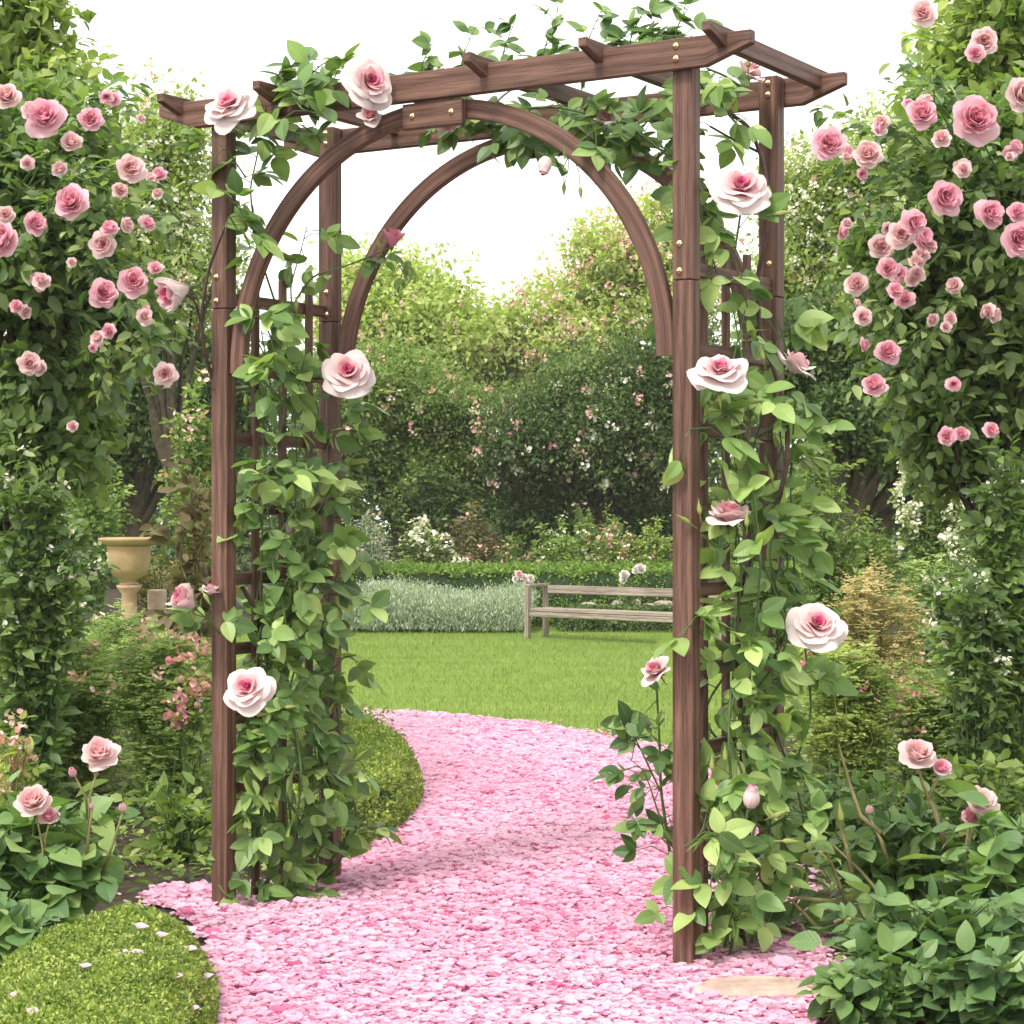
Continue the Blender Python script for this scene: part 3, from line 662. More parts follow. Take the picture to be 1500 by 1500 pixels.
for x, y, Y, ax, d, k, v in [(340, 155, 6.02, (-.35, -.75, .62), 80, 'open', 0), (537, 118, 5.85, (.55, -.8, .25), 84, 'open', 0), (541, 172, 6.0, (.1, -.6, .5), 44, 'side', 0), (574, 358, 6.28, (.15, -.3, .95), 50, 'cup', 1),
     (276, 415, 6.18, (-.75, -.4, -.3), 84, 'cup', 0), (510, 545, 6.3, (.03, -.85, .5), 80, 'open', 0), (366, 1006, 6.05, (-.2, -.82, .5), 76, 'open', 0), (284, 884, 6.2, (-.6, -.45, .6), 72, 'cup', 0), (306, 868, 6.26, (.2, .1, 1), 40, 'side', 0), (430, 782, 6.5, (-.2, -.3, 1), 30, 'bud', 0)]:
    R = d/2*Y/FPX; bloom(vl, at(x, y+d*.08, Y), ax, R*1.04, k, v)
for x, y, Y, ax, L in [(556, 362, 6.36, (-.3, 0, 1), .03), (600, 398, 6.38, (.1, 0, -1), .028), (412, 572, 6.3, (0, -.2, 1), .03), (508, 758, 6.6, (.3, 0, 1), .034), (412, 455, 6.3, (.1, 0, 1), .03), (434, 450, 6.3, (0, 0, 1), .032), (360, 590, 6.2, (0, -.4, .9), .03), (392, 182, 6.2, (.9, 0, .2), .028), (350, 192, 6.1, (.6, 0, -.4), .028), (378, 1047, 6.1, (.9, 0, .1), .03), (420, 1036, 6.3, (1, 0, .1), .03), (565, 575, 6.4, (1, -.2, .1), .034), (300, 872, 6.15, (.5, 0, -.8), .03), (283, 905, 6.2, (0, -.2, 1), .026)]:
    gbud(vl, at(x, y, Y), ax, L)
# top
loc = A(.1, 0, 0); vt = empty('rambling_rose', loc, 'dark green rambling rose trailing over and under the top rafters of the arch', 'climbing rose')
acc = Acc(); mb = MB()
tp = lambda u, v, z: A(u, v, z)
cane(acc, mb, [tp(-.3, .1, 2.47), tp(-.1, .05, 2.5), tp(.1, 0, 2.47), tp(.3, .05, 2.49), tp(.5, .0, 2.5), tp(.66, -.05, 2.5)], .004, .002, .02, .062, 1, (0, 0, .35), reach=(.03, .09))
cane(acc, mb, [tp(-.2, .15, 2.36), tp(.0, .1, 2.33), tp(.25, .1, 2.32), tp(.5, .05, 2.3), tp(.68, 0, 2.24)], .004, .003, .019, .068, 1, (0, -.1, -.05), reach=(.03, .12))
cane(acc, mb, [tp(.1, .0, 2.36), tp(.3, -.1, 2.33), tp(.5, -.05, 2.26), tp(.66, -.02, 2.12), tp(.7, 0, 2.02)], .004, .003, .024, .068, 1, (0, -.1, -.15))
cane(acc, mb, [tp(.35, .05, 2.3), tp(.55, .1, 2.2), tp(.66, .1, 2.02)], .004, .003, .026, .066, 1, (0, 0, -.2))
for u in np.arange(-.25, .6, .14): cane(acc, mb, [tp(u, 0, 2.46), tp(u+.03, -.02, 2.53), tp(u+.06, 0, 2.58+.05*rng.uniform())], .0025, .001, .03, .056, .9, (0, 0, .4), reach=(.01, .05))
cane(acc, mb, [at(872, 190, 5.72), at(840, 215, 5.7), at(825, 245, 5.7)], .0025, .0015, .045, .07, .7, (-.1, 0, -.4))
mb2 = mb
for a, b in (((832, 215), (826, 275)), ((838, 225), (850, 280)), ((830, 215), (805, 240))): mb.tube([at(*a, 5.7), at((a[0]+b[0])/2+4, (a[1]+b[1])/2, 5.7), at(*b, 5.7)], .0013, 5)
cane(acc, mb, [at(640, 165, 6.2), at(665, 185, 6.2), at(670, 215, 6.2)], .002, .001, .05, .06, .7, (0, 0, -.4))
mb.build('stem', STEM, vt, True).location = -Vector(vt.location)
acc.build('foliage', TN, G['rose'], vt, local=loc, rnd=np.clip(rng.normal(.6, .28, len(acc.P)), 0, 1))
for x, y, Y, ax, d, k, v in [(800, 230, 5.6, (-.15, -.35, -.9), 32, 'bud', 0), (655, 172, 6.2, (.1, -.5, -.7), 44, 'side', 0), (888, 178, 5.85, (0, -.5, .7), 40, 'side', 0)]:
    bloom(vt, at(x, y, Y), ax, d/2*Y/FPX*1.1, k, v)
for x, y, Y, ax, L in [(826, 272, 5.7, (0, 0, -1), .028), (850, 277, 5.7, (.1, 0, -1), .028), (815, 236, 5.7, (-.8, 0, .5), .026)]: gbud(vt, at(x, y, Y), ax, L)
# right side
loc = A(W2, 0, 0); vr = empty('climbing_rose', loc, 'light green climbing rose with large blooms covering the right side of the arch', 'climbing rose')
acc = Acc(); mb = MB(); cn = MB()
for k in range(10):
    v0 = rng.uniform(-.17, .2); P = [A(W2+rng.uniform(-.02, .1), v0, 0.02)]; top = rng.uniform(1.6, 2.0)
    for z in np.arange(.2, top, .22): P.append(A(W2+.03+wig(z, .05)+.05*(z < 1.6), np.clip(v0+wig(z, .07), -.2, .22), z))
    cane(acc, mb, P, .0045, .002, .085, .073, 1., ux*.12+CAMV*.2)
Yr = 5.65
for P in ([at(1110, 640, 5.8), at(1160, 610, 5.75), at(1185, 640, 5.75)], [at(1110, 780, 5.8), at(1155, 745, 5.75), at(1185, 770, 5.7)], [at(1120, 1160, 5.8), at(1165, 1110, 5.75), at(1205, 1130, 5.75)], [at(1110, 560, 5.8), at(1150, 480, 5.8), at(1180, 440, 5.8)],
          [at(1110, 880, 5.8), at(1150, 850, 5.7), at(1170, 880, 5.7)], [at(1100, 1230, 5.7), at(1160, 1190, 5.6), at(1200, 1200, 5.6)], [at(1120, 1000, 5.75), at(1170, 985, 5.7), at(1205, 1000, 5.7)], [at(1060, 1240, 5.6), at(1040, 1290, 5.5), at(1045, 1350, 5.45)], [at(1040, 1200, 5.5), at(1015, 1235, 5.38), at(1000, 1240, 5.36)], [at(1100, 1300, 5.7), at(1130, 1250, 5.7), at(1150, 1280, 5.7)], [at(1040, 640, 5.6), at(1015, 620, 5.5), at(1005, 640, 5.42)], [at(1030, 930, 5.6), at(1010, 915, 5.45), at(1000, 930, 5.42)]):
    cane(acc, mb, P, .003, .0015, .045, .085, .9, (.1, -.25, 0))
cane(acc, mb, [A(.72, -.1, 2.36), at(1040, 140, 5.7), at(1065, 165, 5.7), at(1095, 200, 5.75)], .004, .003, .03, .07, 1, (0, -.1, 0))
cane(acc, mb, [at(1090, 130, 5.75), at(1060, 110, 5.7), at(1035, 100, 5.68)], .004, .003, .035, .07, 1, (0, -.1, 0))
cane(acc, mb, [at(1020, 260, 5.6), at(1030, 330, 5.6), at(1050, 400, 5.6)], .003, .002, .04, .072, 1, (.1, -.2, 0))
cane(acc, mb, [at(1085, 310, 5.6), at(1075, 380, 5.6), at(1095, 450, 5.65)], .003, .002, .035, .074, 1, (.1, -.2, 0))
cane(cacc, None, [at(1062, 162, 5.72), at(1098, 185, 5.75), at(1118, 235, 5.76), at(1127, 300, 5.76), at(1122, 350, 5.76), at(1108, 410, 5.78), at(1112, 480, 5.8), at(1140, 560, 5.7), at(1154, 620, 5.68), at(1153, 680, 5.68), at(1138, 745, 5.68), at(1115, 790, 5.7), at(1085, 850, 5.7), at(1080, 950, 5.7), at(1090, 1150, 5.7), A(W2+.03, 0, .02)], .0055, .008, 9, .05)
cane(cacc, None, [at(1040, 185, 5.75), at(1075, 205, 5.76), at(1110, 222, 5.76)], .003, .004, 9, .05)
tw = [at(990, 1330, 5.75), at(980, 1240, 5.75), at(968, 1160, 5.75), at(966, 1090, 5.75), at(962, 1010, 5.75)]
ad = Acc(); cane(ad, mb, tw, .005, .003, .045, .06, 1, (-.55, -.1, 0), reach=(.05, .13)); cane(ad, mb, [tw[2], at(930, 1080, 5.72), at(912, 1050, 5.7)], .003, .001, .05, .06, 1, (-.3, -.1, 0)); cane(ad, mb, [tw[1], at(945, 1130, 5.72), at(920, 1110, 5.7)], .003, .001, .05, .06, 1, (-.3, -.1, 0))
for p in (tw[3], tw[1]): cane(ad, mb, [p, p+[-.06, 0, .07], p+[-.13, 0, .08]], .002, .001, .05, .06, 1, (-.4, -.1, 0))
ad.build('foliage', TN, G['rose'], vr, local=loc)
for q in CN: q.build('cane', CANE, vr, True).location = -Vector(vr.location)
CN.clear()
mb.build('stem', STEM, vr, True).location = -Vector(vr.location)
acc.build('foliage', TN, G['vine'], vr, local=loc, rnd=np.clip(rng.normal(.68, .26, len(acc.P)), 0, 1))
for x, y, Y, ax, d, k, v in [(1085, 276, 5.5, (.02, -.78, .6), 92, 'open', 0), (1055, 545, 5.42, (.0, -.62, .78), 84, 'open', 0), (1160, 540, 5.6, (.5, -.1, .85), 76, 'side', 0), (1068, 762, 5.5, (.05, -.22, .97), 84, 'side', 0), (1195, 915, 5.55, (.1, -.75, .62), 88, 'open', 0),
     (1100, 1181, 5.34, (.03, -.15, 1), 40, 'bud', 0), (966, 984, 5.7, (-.5, -.35, .7), 60, 'side', 0), (1092, 112, 5.85, (.3, -.2, .8), 66, 'side', 0)]:
    bloom(vr, at(x, y+d*.08, Y), ax, d/2*Y/FPX*1.04, k, v)
for x, y, Y, ax, L in [(1140, 313, 5.5, (1, 0, .15), .036), (1120, 315, 5.55, (1, 0, -.1), .03), (1008, 765, 5.45, (-.6, -.2, .4), .034), (1025, 750, 5.42, (-.1, 0, 1), .03), (1094, 768, 5.4, (0, 0, 1), .03), (1100, 588, 5.5, (.9, 0, .1), .034), (1054, 582, 5.4, (.1, 0, -1), .028), (1130, 700, 5.6, (-.2, 0, 1), .034), (1118, 525, 5.6, (-.2, 0, 1), .032), (1062, 1112, 5.5, (0, 0, 1), .034), (1066, 1160, 5.5, (0, 0, 1), .034), (1043, 1125, 5.45, (0, 0, 1), .032), (1135, 1195, 5.5, (.9, 0, .4), .034), (1150, 1232, 5.5, (1, 0, 0), .034), (1245, 962, 5.6, (1, 0, 0), .034), (1100, 265, 5.6, (.3, 0, 1), .03), (1096, 96, 5.7, (0, 0, 1), .028), (1215, 950, 5.6, (1, -.1, .3), .03)]:
    gbud(vr, at(x, y, Y), ax, L)

# ---------------------------------------------------------------- bench, urn, stones
bd = nrm([.77, -.64, 0]); bn = np.array([-bd[1], bd[0], 0]); b0 = gnd(773, 937); BL, BD = 2.1, .26
bench = empty('garden_bench', b0, 'old weathered grey wooden bench standing on the lawn before the far hedge', 'bench', math.atan2(bd[1], bd[0]))
for x in (0, BL):
    for y, h in ((0, .475), (BD, .50)):
        mb = MB(); mb.board((x, y, h/2), (0, 0, 1), h, .045, .045, (1, 0, 0), .004); mb.build('leg', OLDW, bench)
    mb = MB(); mb.board((x, BD/2-.01, .488), (0, 1, 0), BD+.0, .06, .026, (0, 0, 1), .006); mb.build('armrest', OLDW, bench)
mb = MB()
for k in range(3): mb.board((BL/2, .03+k*.082, .272), (1, 0, 0), BL-.05, .076, .03, (0, 0, 1), .006)
mb.board((BL/2, .0, .232), (1, 0, 0), BL-.05, .03, .045, (0, 0, 1), .004); mb.build('seat', OLDW, bench)
mb = MB(); mb.board((BL/2, BD+.002, .45), (1, 0, 0), BL-.05, .032, .075, (0, 0, 1), .006); mb.build('backrest', OLDW, bench)
STN = plain('wall_stone', [(.3, (.16, .13, .1)), (.7, (.42, .36, .3))], 9, .9, .5, .02)
def stone(x, y, z, sx, sy, sz):
    mb = MB(); prof = [(.36, 0), (.46, .2), (.5, .6), (.49, .8), (.42, .93), (.25, 1.0)]; mb.lathe(prof, (0, 0, 0), 9, None, .07)
    o = mb.build('stone', STN, None, False, (x, y, z)); o.scale = (sx, sy, sz); o.rotation_euler = (0, 0, rng.uniform(0, 3)); return o
for i in range(7):
    p = at(862+i*22, 880, 20.7); s = rng.uniform(.15, .24)
    tag(stone(p[0], 20.62+rng.uniform(-.03, .03), 0, s, s*.8, .27+rng.uniform(-.03, .03)), 'pale rounded edging stone standing in a row behind the weathered bench', 'stone', 'stones behind the bench')
TERRA = plain('ochre_terracotta', [(.3, (.3, .2, .1)), (.7, (.43, .3, .17))], 5, .75, .2)
RED = plain('reddish_stone', [(.3, (.3, .18, .12)), (.7, (.46, .32, .22))], 12, .85, .3)
p = gnd(189, 930); k = p[1]/FPX
def zpy(py, Y): return EYE-(py-HY)*Y/FPX
z1 = zpy(857, p[1])
mb = MB(); mb.lathe([(.2, 0), (.2, .05), (.13, .065), (.10, .1), (.075, .2), (.07, z1-.08), (.11, z1-.03), (.12, z1)], seg=24)
tag(mb.build('pedestal', RED, None, True, (p[0], p[1], 0)), 'slender reddish stone pedestal carrying the ochre urn on the left', 'pedestal')
urn = empty('garden_urn', (p[0], p[1], z1), 'ochre flower urn with a wide flat rim on a pedestal left of the arch', 'urn')
mb = MB(); mb.lathe([(.085, 0.001), (.1, .012), (.06, .03), (.06, .045), (.15, .09), (.185, .15), (.2, .25), (.205, .36), (.2, .37)], seg=40); mb.build('bowl', TERRA, urn, True)
mb = MB(); zr = .371; mb.lathe([(.215, zr), (.25, zr+.02), (.285, zr+.05), (.285, zr+.068), (.25, zr+.075), (.235, zr+.05)], seg=40); mb.build('rim', TERRA, urn, True)
p = gnd(212, 928); mb = MB()
for i, (w, z) in enumerate([(.2, .1), (.18, .3)]): mb.board((0, .3, z), (0, 0, 1), .196, w, .16, (1, 0, 0), .01)
tag(mb.build('stone_plinth', STONE, None, False, (p[0]+.05, p[1]+.1, 0)), 'short square pale stone plinth of two blocks beside the urn pedestal', 'plinth')

# ---------------------------------------------------------------- trees and shrubs
def tree(name, label, px, Y, blobs, ncl, per, cr, lsz, mat, T=TF, trunk_r=.12, cat='tree', flowers=None, group=None, bmat=None, inner=.35, up=.5, base=None, multi=1, mdir=1):
    """blobs: list of (px, py, dY, rx_px, ry_px)"""
    b = at(px, 740, Y) if base is None else at(base, 740, Y); loc = np.array([b[0], Y, 0]); o = empty(name, loc, label, cat, 0, group)
    B = []
    for x, y, dY, rx, ry in blobs:
        c = at(x, y, Y+dY); B.append((*c, rx*Y/FPX, (rx*.5+ry*.5)*.8*Y/FPX, ry*Y/FPX))
    P, D, N, S, r, cl = crown_pts(B, ncl, per, cr, lsz, inner, up)
    leaves('crown', P, D, N, S, T, G[mat], o, r, local=loc)
    mb = MB(); top = max(c[2] for c in B)
    if trunk_r:
        t = np.array([B[0][0], B[0][1], max(.5, top*.55)]); n = 9; s = np.linspace(0, 1, n)[:, None]
        pth = loc*(1-s)+t*s+rng.normal(size=(n, 3))*[.25, .25, 0]*trunk_r*np.minimum(s*3, 1)
        for q in range(multi):
            p2 = pth+(np.array([mdir*abs(rng.normal())*.12, rng.normal()*.12, 0])*np.clip(s*2.2, 0, 1)+np.array([rng.normal(), rng.normal(), 0])*.02 if q else 0)
            mb.tube(p2, trunk_r*(1.25-.55*s[:, 0])*(1 if q == 0 else .75), 10)
            if q: branches(mb, p2[5], cl[rng.choice(len(cl), 7, False)], trunk_r*.45)
        tg = cl[rng.choice(len(cl), min(16, len(cl)), False)]; branches(mb, pth[5], tg, trunk_r*.45)
        mb.build('trunk', bmat or BARK, o, True).location = -Vector(loc)
    if flowers:
        for fm, nf, fs, fn in flowers:
            Q = P[rng.choice(len(P), nf)]; out = nrm(Q-np.array(B[0][:3])); Q = Q+out*cr*.5
            k = fn; idx = np.repeat(np.arange(nf), k); m_ = len(idx)
            leaves('blossom', Q[idx]+rng.normal(size=(m_, 3))*fs*.7, rv(m_), nrm(out[idx]+rv(m_)*.8), fs*rng.uniform(.6, 1.2, m_), TC, G[fm], o, local=loc)['kind'] = 'stuff'
    return o
def shrub(name, label, px, ytop, Y, wpx, ns, lsz, mat, T=TM, step=.03, droop=.5, stemmat=None, cat='shrub', flowers=(), group=None, hvar=.3, feather=False, dpx=None, low=.05, loc=None, sr=.004, up=.55):
    """many arching stems from one stool, leaves along each"""
    loc = np.array([(px-750)*Y/FPX, Y, 0.]) if loc is None else np.array(loc, float)
    h = EYE-(ytop-HY)*Y/FPX; w = wpx/2*Y/FPX; dp = (dpx or wpx)/2*Y/FPX
    o = empty(name, loc, label, cat, 0, group); acc = Acc(); mb = MB(); tips = []
    for k in range(ns):
        a = rng.uniform(0, 2*PI); q = math.sqrt(rng.uniform(0, 1)); H = h*(1-hvar*rng.uniform())*(1-.35*q*q)
        tip = np.array([w*q*math.cos(a), dp*q*math.sin(a), H]); fb = .45 if feather else .25; b = np.array([tip[0]*fb, tip[1]*fb, 0])
        n = 9; t = np.linspace(0, 1, n)[:, None]; mid = np.array([tip[0]*.45, tip[1]*.45, H*(.75+.3*droop)])
        P = (1-t)**2*b+2*t*(1-t)*mid+t*t*tip+rng.normal(size=(n, 3))*.01*h
        mb.tube(P, sr*(1.1-.8*t[:, 0]), 5); tips.append(P[-1])
        L = np.linalg.norm(np.diff(P, axis=0), axis=1).sum(); m_ = max(4, int(L*(1-low)/step)); s = rng.uniform(low, 1, m_)*(n-1)
        i0 = np.minimum(s.astype(int), n-2); f = (s-i0)[:, None]; Q = P[i0]*(1-f)+P[i0+1]*f; tn = nrm(P[i0+1]-P[i0])
        dd = nrm(rv(m_)*[1, 1, .4]+tn*.25)
        if feather:
            for j in range(5):
                q_ = Q+dd*lsz*(.7*j+.3)+np.array([0, 0, -.06*j*lsz]); sd = nrm(np.cross(dd, [0, 0, 1.])+.001)
                for sg in (1, -1): acc.many(q_, nrm(sd*sg+dd*.6+rv(m_)*.15), nrm(np.array([0, -.45, .7])+rv(m_)*.5), lsz*(1-.12*j)*rng.uniform(.7, 1.1, m_))
        else:
            off = rng.uniform(0, 1, m_)[:, None]*lsz*1.2
            acc.many(Q+dd*off, nrm(dd+rv(m_)*.35+[0, 0, -.12]), nrm(np.array([0, -.12, up])+rv(m_)*.5), lsz*rng.uniform(.55, 1.25, m_))
            acc.many(Q+dd*off*.6, nrm(dd*.4+rv(m_)*.8), nrm(np.array([0, -.12, up])+rv(m_)*.5), lsz*rng.uniform(.5, 1., m_))
    mb.build('stem', stemmat or (STEM if not feather else STEML), o, True)
    ps = rng.uniform(0, 6, 3); AP = np.array(acc.P); cl = .5+.25*np.sin(AP[:, 0]*17/max(h, .3)+ps[0])+.25*np.sin(AP[:, 2]*15/max(h, .3)+ps[1])
    acc.build('foliage', T, G[mat], o, rnd=np.clip(.4*cl+.6*rng.uniform(0, 1, len(AP)), 0, 1))
    tips = np.array(tips)
    for fm, nf, fs, fn in flowers:
        Q = tips[rng.choice(len(tips), nf)]; idx = np.repeat(np.arange(nf), fn); m_ = len(idx)
        leaves('blossom', Q[idx]+rng.normal(size=(m_, 3))*fs*.8+[0, 0, fs*.3], rv(m_), nrm(np.array([0, 0, 1.])+rv(m_)*.7), fs*rng.uniform(.7, 1.2, m_), TC, G[fm], o)['kind'] = 'stuff'
    return o

# far wood and far trees
B = [(*at(x, 820, 31), 2.3, .7, 1.5) for x in np.arange(-900, 2500, 170)]+[(*at(x, 640, 40), 3.2, 1.6, 2.6) for x in np.arange(-900, 2500, 190)]+[(*at(x, 760, 39), 3.0, 1.2, 2.2) for x in np.arange(-900, 2500, 190)]
P, D, N, S, r, _ = crown_pts(B, 9500, 22, .33, .15, .3)
tag(leaves('woodland', P, D, N, S, TF, G['dark'], rnd=r), 'dense dark wood closing off the far end of the garden', 'woodland', kind='stuff')
gr = 'trees beyond the far hedge'
tree('broadleaf_tree', 'pale yellow green tree rising behind the mid green tree in the arch opening', 610, 35, [(585, 480, 0, 120, 95), (650, 500, 0, 75, 75), (540, 470, 0, 60, 100)], 1000, 24, .32, .12, 'pale', flowers=[('pinkf', 260, .05, 7)], group=gr, trunk_r=.2)
tree('broadleaf_tree', 'pale flowering tree filling the right half of the arch behind the dark tree', 860, 36, [(900, 450, 0, 120, 105), (800, 500, 0, 90, 80), (960, 400, 0, 80, 110), (730, 540, 0, 50, 70)], 1500, 24, .32, .12, 'pale', flowers=[('pinkf', 1300, .06, 8), ('white', 500, .05, 6)], group=gr, trunk_r=.2)
tree('broadleaf_tree', 'mid green tree with small pink roses in the left half of the arch', 590, 27, [(590, 620, 0, 130, 105), (520, 600, 0, 60, 110), (690, 650, 0, 75, 85)], 2600, 34, .24, .066, 'mid', flowers=[('pinkf', 130, .055, 9), ('white', 60, .04, 7)], group=gr, trunk_r=.16)
tree('broadleaf_tree', 'dark green tree with cream roses in the right half of the arch', 890, 26, [(890, 630, 0, 150, 95), (985, 570, 0, 90, 125), (790, 660, 0, 85, 80)], 3000, 34, .23, .064, 'dark', flowers=[('white', 220, .055, 8), ('pinkf', 150, .055, 9)], group=gr, trunk_r=.16)
tree('broadleaf_tree', 'light green tree between the arch and the large right hand rose tree', 1250, 20, [(1250, 340, 0, 120, 120), (1190, 300, 0, 60, 80), (1290, 250, 0, 60, 80), (1220, 430, 0, 120, 80)], 1500, 20, .22, .065, 'light', flowers=[('white', 2200, .035, 8), ('pinkf', 120, .05, 9)], group=gr, trunk_r=.14)
tree('broadleaf_tree', 'light green tree with white specks between the left rose tree and the arch', 205, 19, [(210, 310, 0, 110, 120), (240, 220, 0, 50, 100), (150, 340, 0, 80, 130), (270, 400, 0, 80, 90)], 1500, 20, .21, .062, 'light', flowers=[('white', 1900, .032, 8), ('pinkf', 70, .05, 9)], group=gr, trunk_r=.08, base=318)
tree('broadleaf_tree', 'dark green tree behind the urn on the left', 200, 23, [(190, 560, 0, 140, 130), (290, 600, 0, 90, 120), (60, 600, 0, 140, 150)], 2600, 24, .22, .075, 'dark', group=gr, trunk_r=.14)
tree('broadleaf_tree', 'dark tree with a thick mossy trunk right of the arch', 1262, 17, [(1230, 560, 0, 120, 120), (1330, 580, 0, 120, 110), (1400, 620, .5, 120, 110)], 2600, 24, .17, .06, 'dark', flowers=[('pinkf', 20, .045, 9)], group=gr, trunk_r=.2, base=1262)
# left rose tree and right rose tree
L = tree('rose_tree', 'large pink flowering rose tree rising along the left edge of the picture', 40, 8.2, [(20, 380, 0, 150, 170), (40, 200, 0, 90, 100), (-110, 330, 0, 140, 260), (130, 470, .2, 100, 100), (10, 620, 0, 100, 120), (-10, 760, .1, 80, 130), (100, 640, .4, 60, 80)], 1250, 17, .085, .075, 'rtree', TM, .034, 'rose tree', inner=.3, base=40, multi=3, mdir=-1)
P = []
for x, y, d, v in [(68, 178, 54, 0), (133, 178, 34, 0), (10, 145, 38, 1), (190, 250, 40, 1), (108, 300, 46, 0), (10, 352, 50, 0), (48, 330, 34, 0), (8, 316, 25, 1), (152, 358, 36, 1), (105, 212, 30, 1), (150, 432, 40, 0), (196, 415, 40, 0), (161, 486, 20, 0), (43, 534, 32, 1), (242, 548, 32, 1), (62, 540, 22, 1), (175, 280, 22, 1), (48, 165, 30, 1), (105, 385, 14, 1), (107, 625, 16, 1), (40, 240, 20, 1)]:
    Y = 7.35+rng.uniform(-.12, .2); bloom(L, at(x, y, Y), (rng.normal()*.3, -1, rng.uniform(-.1, .5)), d/2*Y/FPX*1.25, 'full', v)
Rr = tree('rose_tree', 'large pink flowering rose tree rising along the right edge of the picture', 1465, 8.2, [(1450, 410, 0, 160, 170), (1460, 230, 0, 90, 90), (1590, 330, 0, 140, 260), (1350, 470, .2, 100, 110), (1430, 600, 0, 110, 100), (1510, 720, 0, 70, 120), (1405, 655, .1, 75, 75), (1290, 390, .3, 50, 60)], 1300, 17, .085, .072, 'rtree', TM, .03, 'rose tree', inner=.3, base=1472, multi=4)
for x, y, d, v in [(1352, 22, 36, 1), (1440, 62, 38, 1), (1428, 80, 26, 0), (1425, 178, 62, 0), (1490, 140, 46, 1), (1350, 170, 42, 0), (1382, 290, 46, 0), (1446, 316, 40, 0), (1488, 350, 50, 0), (1490, 314, 30, 0), (1334, 328, 36, 0), (1380, 205, 26, 1), (1214, 213, 46, 0), (1272, 230, 40, 1), (1345, 350, 34, 0), (1320, 345, 38, 1), (1290, 362, 34, 1), (1300, 395, 30, 0), (1316, 402, 26, 0), (1255, 418, 32, 1), (1262, 465, 26, 1), (1300, 518, 34, 0), (1280, 567, 32, 0), (1396, 563, 20, 0), (1385, 640, 26, 0), (1408, 638, 22, 0), (1450, 632, 22, 0), (1325, 440, 26, 0), (1310, 428, 24, 0)]:
    Y = 7.35+rng.uniform(-.12, .2); bloom(Rr, at(x, y, Y), (rng.normal()*.3, -1, rng.uniform(-.1, .5)), d/2*Y/FPX*1.25, 'full', v)
def sprays(o, origin, ends, Y, mat, lsz, stepw=.035, r=.005, T=TM, extra=3):
    a = Acc(); L0 = np.array(o.location); CN.clear()
    for e in ends:
        for q in range(extra):
            e2 = (e[0]+rng.normal()*22*(q > 0), e[1]+rng.normal()*26*(q > 0)); Y2 = Y+rng.uniform(-.25, .5)
            p0 = at(origin[0]+rng.normal()*25, origin[1]+rng.normal()*60, Y+.2); p3 = at(*e2, Y2); m1 = p0*.55+p3*.45+[0, 0, .18*np.linalg.norm(p3-p0)]
            t = np.linspace(0, 1, 10)[:, None]; P = (1-t)**2*p0+2*t*(1-t)*m1+t*t*p3+rng.normal(size=(10, 3))*.008
            mb = MB(); mb.tube(P-L0, r*(1.1-.9*t[:, 0]), 5); mb.build('arching_cane', STEM, o, True)
            n = int(np.linalg.norm(p3-p0)/stepw*2.2); u = rng.uniform(.2, 1, n)*9; i = np.minimum(u.astype(int), 8); f = (u-i)[:, None]
            Q = P[i]*(1-f)+P[i+1]*f; D = nrm(rv(n)*[1, 1, .6]+nrm(P[i+1]-P[i])*.5); Q = Q+D*rng.uniform(0, .8, n)[:, None]*lsz
            a.many(Q, nrm(D+rv(n)*.3+[0, 0, -.2]), nrm(np.array([0, -.3, .7])+rv(n)*.5), lsz*rng.uniform(.55, 1.15, n))
    a.build('foliage', T, G[mat], o, local=L0)
sprays(L, (20, 330), [(200, 165), (235, 265), (235, 400), (190, 330), (160, 130), (215, 470), (235, 545), (150, 560), (180, 220)], 7.8, 'rtree', .07, extra=4)
sprays(Rr, (1470, 330), [(1225, 215), (1290, 170), (1265, 250), (1300, 330), (1235, 330), (1250, 430), (1260, 510), (1350, 150), (1280, 570), (1340, 100)], 7.8, 'rtree', .07, extra=4)
for o_, pts in ((L, [(205, 175), (222, 262), (232, 285), (228, 395), (160, 140), (210, 465), (150, 350), (182, 330), (215, 330), (140, 500), (60, 420), (25, 450), (90, 250)]), (Rr, [(1240, 225), (1295, 178), (1283, 190), (1262, 255), (1300, 335), (1240, 330), (1252, 445), (1262, 505), (1350, 150), (1350, 375), (1362, 362), (1340, 388), (1400, 420), (1450, 455), (1385, 480), (1480, 230), (1412, 250)])):
    for x, y in pts:
        for q in range(int(rng.integers(1, 4))):
            Y = 7.45+rng.uniform(-.1, .15); d = rng.uniform(13, 26); bloom(o_, at(x+rng.normal()*9*(q > 0), y+rng.normal()*9*(q > 0), Y), (rng.normal()*.6, -.8, rng.uniform(-.2, .8)), d/2*Y/FPX*1.2, 'full', int(rng.uniform() < .7))
# light top growth of both rose trees
g1 = tree('garden_tree', 'light yellow green leafy tree top rising above the left rose tree', 60, 9.2, [(20, 90, 0, 90, 110), (-70, 60, 0, 100, 150), (80, 200, 0, 50, 60)], 430, 15, .1, .08, 'light', TM, .03, base=0, flowers=[('white', 50, .02, 6)])
g2 = tree('garden_tree', 'light yellow green leafy tree top rising above the right rose tree', 1460, 9.2, [(1440, 110, 0, 90, 120), (1500, 60, 0, 110, 130), (1390, 220, 0, 70, 70)], 420, 15, .1, .075, 'light', TM, .04, base=1500, flowers=[('white', 60, .02, 6)])

sprays(g1, (10, 130), [(130, 60), (110, 20), (135, 115), (90, -10), (120, 170)], 9.0, 'light', .07, extra=3)
sprays(g2, (1490, 120), [(1340, 75), (1360, 20), (1330, 140), (1385, -10), (1345, 210)], 9.0, 'light', .07, extra=3)
